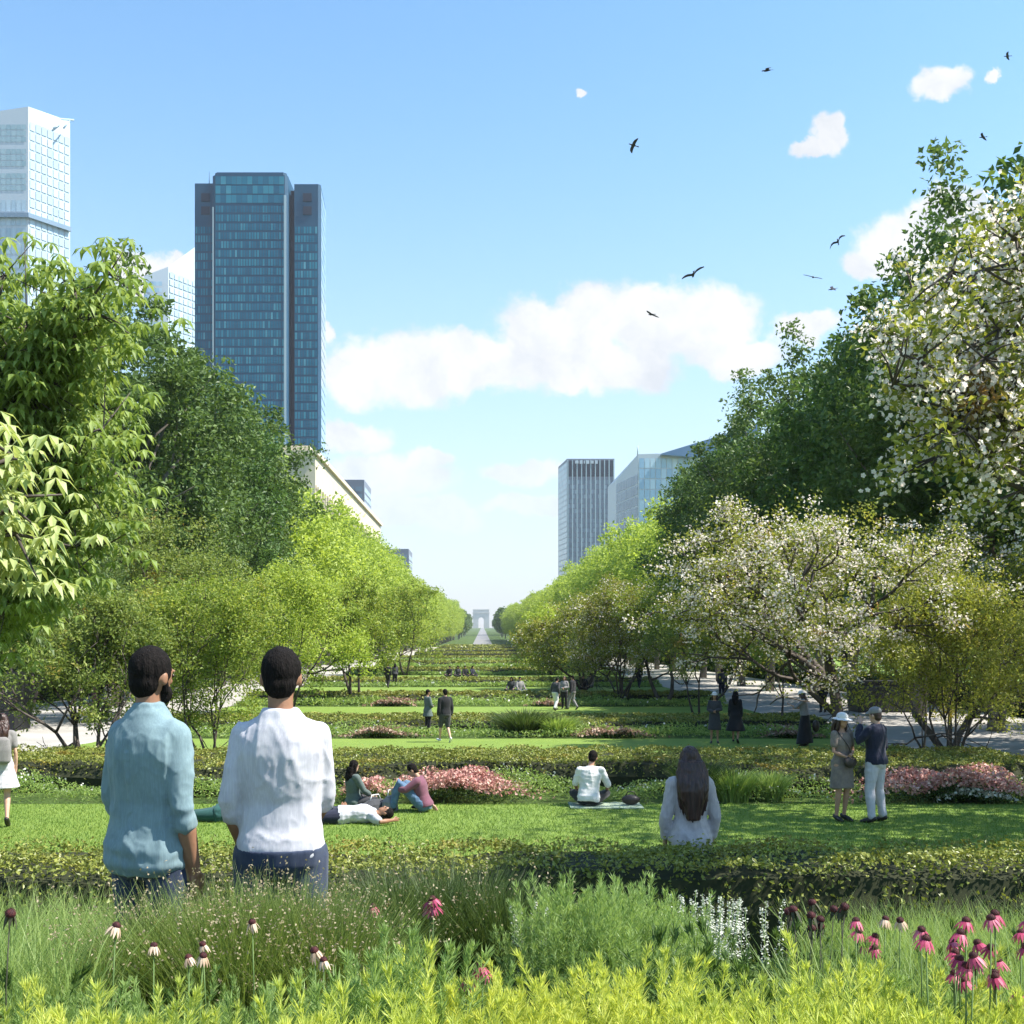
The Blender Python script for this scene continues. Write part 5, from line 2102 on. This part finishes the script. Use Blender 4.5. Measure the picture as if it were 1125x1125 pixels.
            for s_ in (-1, 1):
                mb.tube([self.hd((s_ * .058, .0, .06)), self.hd((s_ * .080, .0, -.04)), self.hd((s_ * .082, -.01, -.13)), self.hd((s_ * .08, -.03, -.2 if kind == 'long' else -.13))],
                        [.03, .028, .030, .022], 10)
            amp = .006
        if kind == 'bun':
            mb.ball(self.hd((0, -.10, .07)), (.042, .040, .040), 14)
            amp = .002
        J = self.J

        def fn(c, q_):
            return amp * (1.6 * mnoise.noise(Vector((c.x * 70, c.y * 70, c.z * (3 if kind == 'long' else 9)))) + .5 * mnoise.noise(Vector((c.x * 160, c.y * 160, c.z * (5 if kind == 'long' else 30)))))
        return self.add('hair', mb, m_, vox or max(self.vox * .8, .006), sm=(3 if kind == 'long' else 2), fn=fn)

    def hat(self, m_, kind='brim'):
        mb = MB()
        rot = self.HM.to_euler()
        mb.ball(self.hd((0, -.010, .070)), (.090, .104, .075), 20, rot=rot)
        if kind == 'brim':
            V, Fs = [], []
            n = 28
            for (r, z) in ((.08, .052), (.17, .030), (.17, .024), (.08, .044)):
                for j in range(n):
                    th = 2 * PI * j / n
                    V.append(tuple(self.hd((r * math.cos(th), -.01 + r * 1.05 * math.sin(th), z))))
            for i in range(4):
                for j in range(n):
                    Fs.append((i * n + j, i * n + (j + 1) % n, ((i + 1) % 4) * n + (j + 1) % n, ((i + 1) % 4) * n + j))
            mb.add(V, Fs)
        else:
            mb.tube([self.hd((0, .07, .045)), self.hd((0, .12, .036)), self.hd((0, .155, .026))], [.045, .036, .02], 10)
            V, Fs = ball((0, .11, .040), (.062, .065, .009), 14)
            mb.add([tuple(self.hd(v_)) for v_ in V], Fs)
        me = remesh(mb, max(.006, self.vox * .6), 1)
        return link(me, 'hat', M[m_], self.root)

    def tag(self, label, group=None):
        tag(self.root, label, 'person', group)
        return self


def folds(A=.008, seeds=0.0, z0=1.0, z1=1.45):
    """cloth folds: long soft ridges that run down and across the back"""
    def fn(c, q_):
        s = Vector((seeds, seeds * 2, 0))
        a = mnoise.noise(Vector((c.x * 8 + c.z * 1.5, c.y * 8, c.z * 1.8)) + s)
        b = mnoise.noise(Vector((c.x * 4 - abs(c.x) * c.z * 9.0, c.y * 4, c.z * 6)) + s * 3)
        r1 = (1 - abs(a) * 2.2)
        r2 = (1 - abs(b) * 2.4)
        c3 = mnoise.noise(Vector((c.x * 16 + c.z * 9, c.y * 14, c.z * 13 - c.x * 8)) + s * 5)
        low = max(0.0, min(1.0, (1.12 - c.z) / .2))
        hz_ = mnoise.noise(Vector((c.x * 4, c.y * 4, c.z * 22)) + s)
        return A * (.8 * r1 ** 3 * (1 if r1 > 0 else 0) + .6 * max(0, r2) ** 3 - .5) + A * .8 * low * hz_ + A * .22 * max(0.0, 1 - abs(c3) * 3.5) ** 2
    return fn


# --- the two men in the foreground
def near_men():
    def shirt_fn(c, q_):
        d = folds(.010, 1.3)(c, q_)
        if abs(c.x) < .010 and 1.10 < c.z < 1.35 and q_.y < -.5: d += .006  # box pleat
        return d
    p = Person((-1.375, 4.9, 0), R(-27), 'm', 1.775, dict(sL=(-.146, -.005, 1.405), sR=(.146, -.005, 1.405), eR=(.198, -.035, 1.125), wR=(.200, .035, .87), eL=(-.195, -.02, 1.14), wL=(-.17, .12, .95),
                                                          head=(.0, .012, 1.638)), yaw=R(-5), vox=.0085, skin='skin_tan')
    p.body()
    p.top('blue_shirt', 1.28, -.14, .014, 'shirt', .012, shirt_fn, 10, 1.02, .006, True, .008)
    p.trousers('denim', 1.94, .004, waist=-.02)
    p.shoes('dark_shoe')
    p.hair('short')
    bd = MB()
    rot = p.HM.to_euler()
    bd.ball(p.hd((0, .034, -.062)), (.060, .062, .052), 18, rot=rot)
    for s_ in (-1, 1): bd.tube([p.hd((s_ * .069, .006, -.01)), p.hd((s_ * .060, .022, -.06))], [.012, .018], 8)
    p.add('beard', bd, 'hair_black', .006, 2)
    p.tag('man in a loose blue shirt with rolled sleeves, seen from behind')

    p = Person((-.835, 4.9, 0), R(4), 'm', 1.775, dict(sL=(-.146, -.005, 1.405), sR=(.146, -.005, 1.405), eL=(-.205, -.045, 1.145), wL=(-.155, .09, .92), eR=(.175, .06, 1.15),
                                                       wR=(.12, .20, 1.02), fL=(-.12, .15, .85)), vox=.0085, skin='skin_tan')
    p.body()
    p.top('white_cotton', 1.30, -.02, .009, 'jumper', .006, folds(.007, 4.1), 10, 1.03, .004, False, .005)
    p.trousers('denim', 1.94, .016, waist=.05)
    p.shoes('dark_shoe')
    p.hair('short')
    cb = MB()
    N = p.J['neck']
    cb.tube([N - p.up * .014, N + p.up * .014], [.076, .064], 20)
    p.add('collar_band', cb, 'white_cotton', .006, 1)
    p.tag('man in a white long sleeved top and dark jeans, seen from behind')


near_men()


def on_lawn(px, py, lo=15.0, hi=420.0):
    q_ = spot(px, py, lo, hi)
    return Vector((q_.x, q_.y, gz(q_.y) + .016))


def more_people():
    # long haired woman behind the hedge
    g0 = gz(10.45)
    p = Person(((758 - CX) * 10.45 / F, 10.45, g0), R(3), 'f', 1.71, dict(eL=(-.225, -.03, 1.13), wL=(-.215, .06, .90), eR=(.225, -.02, 1.13), wR=(.215, .06, .90)), vox=.010,
               skin='skin_light')
    p.body()
    p.top('lilac_grey', 1.75, -.25, .020, 'blouse', .02, folds(.010, 2.2), sm=8, aoff=.024)
    p.trousers('denim', 1.94)
    p.shoes('white_shoe')
    p.hair('long', 'hair_brown', .52, width=.112)
    p.tag('woman with very long dark brown hair and a loose pale blouse behind the near hedge')

    # standing couple on the near lawn
    L = on_lawn(925, 903)
    p = Person(L, R(-155), 'f', 1.67, dict(eL=(-.205, .03, 1.14), wL=(-.03, .17, 1.10), eR=(.205, .03, 1.14), wR=(.06, .18, 1.06), kL=(-.075, .03, .5), aL=(-.06, -.02, .10),
                                           kR=(.085, .02, .5), aR=(.10, -.02, .10)), vox=.012, skin='skin_mid')
    p.body()
    p.skirt('taupe', .54, .035, .90, .016, 'dress', lambda mb: [p.limb(mb, *p.armpts(s, .6, .02)) for s in 'LR'], folds(.008, 7))
    p.shoes('dark_shoe')
    p.hair('long', 'hair_brown', .30)
    p.hat('offwhite', 'brim')
    bg_ = MB()
    bg_.ball((.02, .22, .98), (.13, .05, .10), 14)
    p.add('shoulder_bag', bg_, 'leather', .012, 2)
    st = MB()
    st.tube([(-.10, .16, 1.02), (.02, .16, 1.25), (.12, .04, 1.46), (.10, -.09, 1.40)], [.010] * 4, 6)
    st.build('bag_strap', M['leather'], p.root)
    p.tag('woman in a taupe knee length dress and pale hat on the near lawn')

    L = on_lawn(962, 904)
    p = Person(L, R(42), 'm', 1.76, dict(eL=(-.27, .14, 1.24), wL=(-.10, .20, 1.50), eR=(.235, -.02, 1.14), wR=(.22, .14, .97), kL=(-.12, .03, .5), aL=(-.15, -.02, .085),
                                         kR=(.11, .01, .5), aR=(.13, -.05, .085)), vox=.012, skin='skin_light')
    p.body()
    p.top('navy', 1.85, -.06, .020, 'sweater', .012, folds(.010, 3))
    p.trousers('white_cotton', 1.95, .020, fn=folds(.006, 9))
    p.shoes('dark_shoe')
    p.hair('short', 'hair_brown')
    p.hat('grey', 'cap')
    p.tag('man in a dark sweater, white trousers and cap with one hand raised to his face')

    # walking woman cut by the left edge
    L = on_lawn(2, 908)
    p = Person(L, R(20), 'f', 1.70, dict(kL=(-.08, .10, .5), aL=(-.08, .16, .10), kR=(.08, .0, .50), aR=(.08, -.20, .13)), vox=.012, skin='skin_light')
    p.body()
    p.skirt('white_cotton', .60, .09, .35, .016, 'skirt', None, folds(.008, 5))
    p.top('grey', .6, .22, .018, 'blouse')
    p.shoes('dark_shoe')
    p.hair('long', 'hair_brown', .36)
    bp = MB()
    ring_loft(bp, [(Vector((0, -.19, z)), a, b, Vector((1, 0, 0)), Vector((0, 1, 0))) for z, a, b in ((.98, .10, .05), (1.02, .14, .085), (1.2, .145, .09), (1.36, .12, .07), (1.40, .07, .04))], 18, 3)
    p.add('backpack', bp, 'grey', .012, 2)
    p.tag('woman in a white skirt with a grey backpack at the left picture edge')

    # seated man in white, back turned
    L = on_lawn(647, 888)
    bl = MB()
    n = 12
    V, Fs = [], []
    for i in range(n + 1):
        for j in range(n + 1):
            V.append((-.32 + 1.22 * i / n, -.22 + .70 * j / n, .022 + .012 * mnoise.noise(Vector((i * .7, j * .7, 1)))))
    for i in range(n):
        for j in range(n): Fs.append((i * (n + 1) + j, (i + 1) * (n + 1) + j, (i + 1) * (n + 1) + j + 1, i * (n + 1) + j + 1))
    k = len(V)
    V2 = [(x, y, .004) for x, y, z in V]
    edge = [i * (n + 1) for i in range(n + 1)] + [n * (n + 1) + j for j in range(1, n + 1)] + [i * (n + 1) + n for i in range(n - 1, -1, -1)] + [j for j in range(n - 1, 0, -1)]
    bl.add(V + V2, Fs + [tuple(k + q_ for q_ in f[::-1]) for f in Fs] + [(edge[(q_ + 1) % len(edge)], edge[q_], k + edge[q_], k + edge[(q_ + 1) % len(edge)]) for q_ in range(len(edge))])
    o = bl.build('picnic_blanket', M['blanket'], None, L + Vector((0, 0, .0)))
    tag(o, 'pale green picnic cloth under the seated man in white', 'blanket')
    p = Person(L + Vector((0, .05, .02)), R(-8), 'm', 1.72, dict(neck=(.03, .10, .655), head=(.06, .16, .81), sL=(-.15, .07, .60), sR=(.205, .08, .60), eR=(.33, .16, .34), wR=(.30, .36, .24)),
               'sit', vox=.012, skin='skin_mid')
    p.body()
    p.top('offwhite', .95, -.10, .022, 'shirt', .02, folds(.010, 6))
    p.trousers('black', 1.9)
    p.shoes('dark_shoe')
    p.hair('short')
    p.tag('man in a white shirt sitting on the lawn with his back turned')
    b = MB()
    b.ball((0, 0, .085), (.16, .09, .085), 16)
    b.tube([(-.09, 0, .15), (-.05, 0, .22), (.05, 0, .22), (.09, 0, .15)], [.009] * 4, 6)
    tag(b.build('bag', M['leather'], None, L + Vector((.72, .12, .028))), 'small dark bag lying on the picnic cloth', 'bag')

    # person lying on the back in a white shirt
    lay = dict(hip=(0, 0, .125), neck=(.545, 0, .135), head=(.70, 0, .15), sL=(.50, -.178, .11), eL=(.62, -.36, .06), wL=(.80, -.20, .06), sR=(.50, .178, .11), eR=(.30, .30, .06),
               wR=(.12, .22, .20), hL=(0, -.09, .11), kL=(-.42, -.12, .10), aL=(-.84, -.14, .07), hR=(0, .09, .11), kR=(-.40, .12, .22), aR=(-.80, .12, .07))
    L = on_lawn(373, 905)
    p = Person(L, R(6), 'm', 1.76, dict(lay, tL=(-.88, -.16, .22), tR=(-.84, .16, .22)), 'sit', lat=(0, 1, 0), vox=.012, skin='skin_tan')
    p.body()
    p.top('white_cotton', .75, -.05, .026, 'shirt', .015, folds(.012, 8))
    p.trousers('navy', 1.0, .024, 'shorts')
    p.shoes('dark_shoe')
    p.hair('short')
    p.tag('person in white lying on the lawn right of the man in the white top')
    L = on_lawn(240, 903)
    p = Person(L, R(-4), 'f', 1.68, dict(lay, tL=(-.88, -.16, .22), tR=(-.84, .16, .22), kR=(-.40, .10, .10)), 'sit', lat=(0, 1, 0), vox=.014, skin='skin_light')
    p.body()
    p.top('teal', 1.6, -.05, .028, 'shirt', .02, folds(.012, 2))
    p.trousers('teal', 1.9, .022)
    p.shoes('dark_shoe')
    p.hair('short', 'hair_brown')
    p.tag('person in dark teal clothes lying on the lawn between the two standing men')
    # seated long haired woman
    L = on_lawn(389, 889)
    p = Person(L, R(-60), 'f', 1.52, dict(neck=(0, -.06, .64), head=(0, .0, .80), wL=(-.1, .36, .2), wR=(.12, .36, .2)), 'sit', vox=.013, skin='skin_light')
    p.body()
    p.top('greygreen', 1.5, -.10, .024, 'blouse', .02)
    p.trousers('charcoal', 1.9)
    p.shoes('dark_shoe')
    p.hair('long', 'hair_black', .40)
    p.tag('woman with long black hair sitting on the lawn beside the lying person')
    # seated person in jeans with raised knees
    L = on_lawn(466, 893)
    p = Person(L, R(82), 'm', 1.58, dict(hip=(0, 0, .12), neck=(0, .12, .62), head=(0, .22, .75), sL=(-.178, .10, .57), sR=(.178, .10, .57), eL=(-.24, .30, .42), wL=(-.14, .46, .42),
                                         eR=(.24, .10, .34), wR=(.2, -.12, .10), hL=(-.09, 0, .12), kL=(-.14, .44, .54), aL=(-.14, .56, .085), hR=(.09, 0, .12), kR=(.18, .36, .50),
                                         aR=(.20, .08, .10), tL=(-.15, .74, .04), tR=(.22, .26, .05)), 'sit', vox=.013, skin='skin_mid')
    p.body()
    p.top('rose', 1.6, -.05, .024, 'shirt', .02)
    p.trousers('denim_light', 1.92, .022, fn=folds(.010, 1))
    p.shoes('dark_shoe')
    p.hair('short')
    p.tag('person in blue jeans and mauve shirt sitting with raised knees')
    for (px, py, m_, nm, lab, sz_) in ((412, 893, 'charcoal', 'bag', 'dark bag lying beside the head of the lying person', (.26, .16, .13)),
                                       (428, 893, 'grey', 'bag', 'grey bag standing beside the person in jeans', (.16, .12, .17))):
        L = on_lawn(px, py)
        b = MB()
        ring_loft(b, [(Vector((0, 0, z)), a, c, Vector((1, 0, 0)), Vector((0, 1, 0))) for z, a, c in
                      ((0, sz_[0] * .85, sz_[1] * .85), (.02, sz_[0], sz_[1]), (sz_[2], sz_[0] * .95, sz_[1] * .8), (sz_[2] * 1.5, sz_[0] * .6, sz_[1] * .3))], 16, 3)
        r_ = empty(nm, L + Vector((0, .05, 0)), R(px))
        b.build('pouch', M[m_], r_)
        h_ = MB()
        h_.tube([(-sz_[0] * .5, 0, sz_[2] * 1.4), (-sz_[0] * .3, 0, sz_[2] * 2.1), (sz_[0] * .3, 0, sz_[2] * 2.1), (sz_[0] * .5, 0, sz_[2] * 1.4)], [.010] * 4, 6)
        h_.build('strap', M['offwhite'], r_)
        tag(r_, lab, 'bag')


more_people()


def walker(px, py, lo, hi, rz, sex, H, topm, botm, kind, hair='short', hm='hair_black', skin='skin_mid', lab='', shoe='dark_shoe', hat=None, pose=None, group=None,
           sleeve=1.85, vox=.022, base='stand', bot_end=1.93, skirt_z=.5, flare=.06, hlen=.25, yaw=0):
    L = on_lawn(px, py, lo, hi)
    p = Person(L, R(rz), sex, H, pose, base, vox=vox, skin=skin, yaw=yaw)
    p.body(eyes=False)
    if kind == 'dress':
        p.skirt(topm, skirt_z, flare, .93, .022, 'dress', lambda mb: [p.limb(mb, *p.armpts(s, sleeve, .018)) for s in 'LR'])
    elif kind == 'skirt':
        p.top(topm, sleeve, .05, .024)
        p.skirt(botm, skirt_z, flare, .3, .018)
    elif kind == 'coat':
        p.skirt(topm, skirt_z, flare, .97, .03, 'coat', lambda mb: [p.limb(mb, *p.armpts(s, sleeve, .026)) for s in 'LR'])
        p.trousers(botm, bot_end, .014)
    else:
        p.top(topm, sleeve, -.10, .026)
        p.trousers(botm, bot_end, .024, 'shorts' if bot_end < 1.3 else 'trousers')
    p.shoes(shoe)
    p.hair(hair, hm, hlen, vox=.016)
    if hat: p.hat(hat)
    p.tag(lab, group)
    return p


def far_people():
    stride = dict(kL=(-.10, .14, .52), aL=(-.10, .22, .10), kR=(.10, .02, .50), aR=(.10, -.22, .14))
    folded = dict(eL=(-.23, .03, 1.15), wL=(-.02, .2, 1.13), eR=(.23, .03, 1.15), wR=(.02, .2, 1.08))
    walker(470, 808, 30, 60, -60, 'f', 1.66, 'greygreen', 'black', 'coat', 'short', lab='walker in a grey green coat on the third lawn, arm bent', pose=dict(folded), skirt_z=.72, flare=.05)
    walker(489, 816, 30, 60, 25, 'm', 1.80, 'black', 'charcoal', 'pants', 'short', skin='skin_light', lab='man in a black sweater, dark shorts and white shoes', shoe='white_shoe',
           pose=stride, bot_end=.95)
    walker(785, 817, 30, 60, 170, 'f', 1.70, 'charcoal', 'charcoal', 'dress', 'bob', 'hair_brown', lab='woman in a dark knee length dress left of the other dark dress',
           skirt_z=.46, flare=.05, pose=dict(folded), hat='offwhite')
    walker(808, 817, 30, 60, -20, 'f', 1.75, 'black', 'black', 'dress', 'long', lab='woman in a wide black dress walking away', skirt_z=.42, flare=.15, pose=stride, hlen=.35)
    p = walker(884, 820, 30, 60, 60, 'f', 1.78, 'grey', 'black', 'skirt', 'bob', 'hair_brown', lab='person in a brimmed white hat and long black skirt', hat='offwhite',
               skirt_z=.08, flare=.14, sleeve=1.0, pose=dict(eL=(-.22, .22, 1.22), wL=(-.16, .42, 1.3), eR=(.22, .16, 1.18), wR=(.18, .38, 1.16), neck=(0, .05, 1.46), head=(0, .1, 1.61)))
    bg_ = MB()
    bg_.ball((.20, -.30, .62), (.14, .12, .20), 12)
    p.add('shoulder_bag', bg_, 'leather', .02, 2)
    walker(904, 783, 45, 80, 10, 'm', 1.72, 'black', 'black', 'pants', lab='dark figure on the right gravel path left of the low kiosk')
    walker(793, 768, 50, 120, 10, 'm', 1.75, 'charcoal', 'navy', 'pants', lab='dark figure on the right path beyond the two dark dresses')
    walker(702, 756, 60, 120, -30, 'm', 1.78, 'black', 'navy', 'pants', lab='dark standing figure between the two slender trees', pose=stride)
    walker(426, 756, 60, 120, -20, 'm', 1.75, 'black', 'black', 'pants', lab='left one of the two dark walkers by the lime trees', pose=stride)
    walker(434, 754, 60, 120, 20, 'f', 1.68, 'charcoal', 'black', 'pants', 'bob', lab='right one of the two dark walkers by the lime trees')
    walker(118, 797, 35, 80, -70, 'm', 1.8, 'grey', 'charcoal', 'pants', lab='grey figure in the shade of the left trees behind the blue shirt')
    walker(104, 792, 35, 90, 100, 'f', 1.68, 'rose', 'charcoal', 'pants', 'bob', lab='figure in a mauve top in the shade of the left trees')
    walker(610, 781, 45, 75, -40, 'm', 1.66, 'charcoal', 'offwhite', 'pants', lab='person in white trousers at the left of the strolling group',
           pose=dict(stride, neck=(0, .10, 1.44), head=(0, .18, 1.58), sL=(-.178, .09, 1.40), sR=(.178, .09, 1.40)))
    walker(620, 779, 45, 75, 160, 'f', 1.64, 'grey', 'black', 'pants', 'bob', 'hair_brown', lab='person in a grey top in the middle of the strolling group', pose=dict(folded))
    walker(629, 780, 45, 75, 60, 'm', 1.70, 'black', 'grey', 'pants', lab='person in a black top at the right of the strolling group', pose=stride)
    sit_lab = 'person in black sitting in the row of four on the far lawn'
    for i, px in enumerate((494, 503, 511, 519)):
        walker(px, 744, 90, 140, 150 + i * 25, 'mf'[i % 2], 1.9, ['black', 'charcoal', 'black', 'navy'][i], 'black', 'pants', ['short', 'bob'][i % 2], base='sit',
               lab=['leftmost of the four people in black sitting on the far lawn', 'second from left of the four people in black on the far lawn',
                    'third from left of the four people in black on the far lawn', 'rightmost of the four people in black sitting on the far lawn'][i], vox=.03)
    walker(562, 761, 60, 120, 160, 'f', 1.9, 'charcoal', 'black', 'pants', 'bob', base='sit', lab='dark clothed person of the sitting pair in mid view', vox=.026)
    walker(571, 761, 60, 120, 200, 'm', 1.9, 'grey', 'greygreen', 'pants', base='sit', lab='grey clothed person of the sitting pair in mid view', vox=.026)
    walker(641, 758, 60, 120, 190, 'm', 1.9, 'black', 'black', 'pants', base='sit', lab='person in black sitting under the pale blossom tree', vox=.026)
    walker(649, 756, 60, 120, 150, 'f', 1.9, 'taupe', 'grey', 'pants', 'bob', base='sit', lab='person in taupe sitting under the pale blossom tree', vox=.026)


far_people()


# ------------------------------------------------------------------ birds
def birds():
    spots_ = [(843, 78, 38, .9, -.3), (696, 160, 42, 1.2, .4), (762, 302, 32, -.6, -.5), (716, 346, 45, .1, .2), (921, 266, 42, 2.4, .7), (893, 305, 42, -.9, .3),
              (915, 318, 48, .9, -.5), (1080, 151, 55, .3, .2), (1107, 62, 60, .5, .2)]
    places = ['highest bird, above the small clouds', 'bird high over the middle of the picture', 'large bird at the top edge of the biggest cloud',
              'bird gliding in front of the biggest cloud', 'uppermost of the three birds left of the right cloud', 'middle bird of the three left of the right cloud',
              'lowest of the three birds left of the right cloud', 'tiny bird near the tall tree top at the right', 'tiny bird near the upper right corner']
    for i, (px, py, d, rz, roll) in enumerate(spots_):
        root = empty('bird', air(px, py, d), rz)
        root.rotation_euler = (roll * .5, roll, rz + .6)
        b = MB()
        b.tube([(0, -.13, .01), (0, -.08, .012), (0, 0, .02), (0, .08, .018), (0, .12, .03), (0, .155, .03), (0, .18, .025)], [.004, .02, .036, .03, .017, .020, .004], 8)
        b.add([(-.01, -.10, .01), (.01, -.10, .01), (.035, -.20, .012), (0, -.185, .012), (-.035, -.20, .012), (-.01, -.10, .004), (.01, -.10, .004), (.035, -.20, .008), (0, -.185, .008),
               (-.035, -.20, .008)], [(0, 1, 2, 3, 4), (9, 8, 7, 6, 5), (1, 0, 5, 6), (2, 1, 6, 7), (3, 2, 7, 8), (4, 3, 8, 9), (0, 4, 9, 5)])
        b.build('body', M['feather'], root)
        up_ = [.35, -.2, .5, .15, .6, .1, .4, .3, .2][i]
        for s in (-1, 1):
            w = MB()
            st = [(0.02, .06, -.05, .02), (.14, .075, -.04, .02 + up_ * .12), (.24, .05, -.05, .02 + up_ * .12), (.34, -.03, -.07, .02 + up_ * .04)]
            V = []
            for (x, f, r_, z) in st:
                V += [(s * x, f, z + .004), (s * x, r_, z + .004), (s * x, r_, z - .004), (s * x, f, z - .006)]
            Fs = []
            for k in range(3):
                for j in range(4): Fs.append((k * 4 + j, k * 4 + (j + 1) % 4, (k + 1) * 4 + (j + 1) % 4, (k + 1) * 4 + j))
            Fs += [(3, 2, 1, 0), (12, 13, 14, 15)]
            w.add(V, Fs)
            w.build('wing', M['feather'], root)
        tag(root, places[i], 'bird')


birds()
# ------------------------------------------------------------------ air
def haze():
    hz, q = mat('haze_air')
    v_ = q.n('ShaderNodeVolumePrincipled', {'Color': (.86, .92, 1.0, 1), 'Density': HAZE, 'Anisotropy': .0})
    q.n('ShaderNodeOutputMaterial', {1: v_.outputs[0]})
    mb = MB()
    mb.box((0, 1700, 124), (1600, 3700, 256))
    o = mb.build('haze', hz)
    tag(o, kind='stuff')


HAZE = 0.00011
haze()
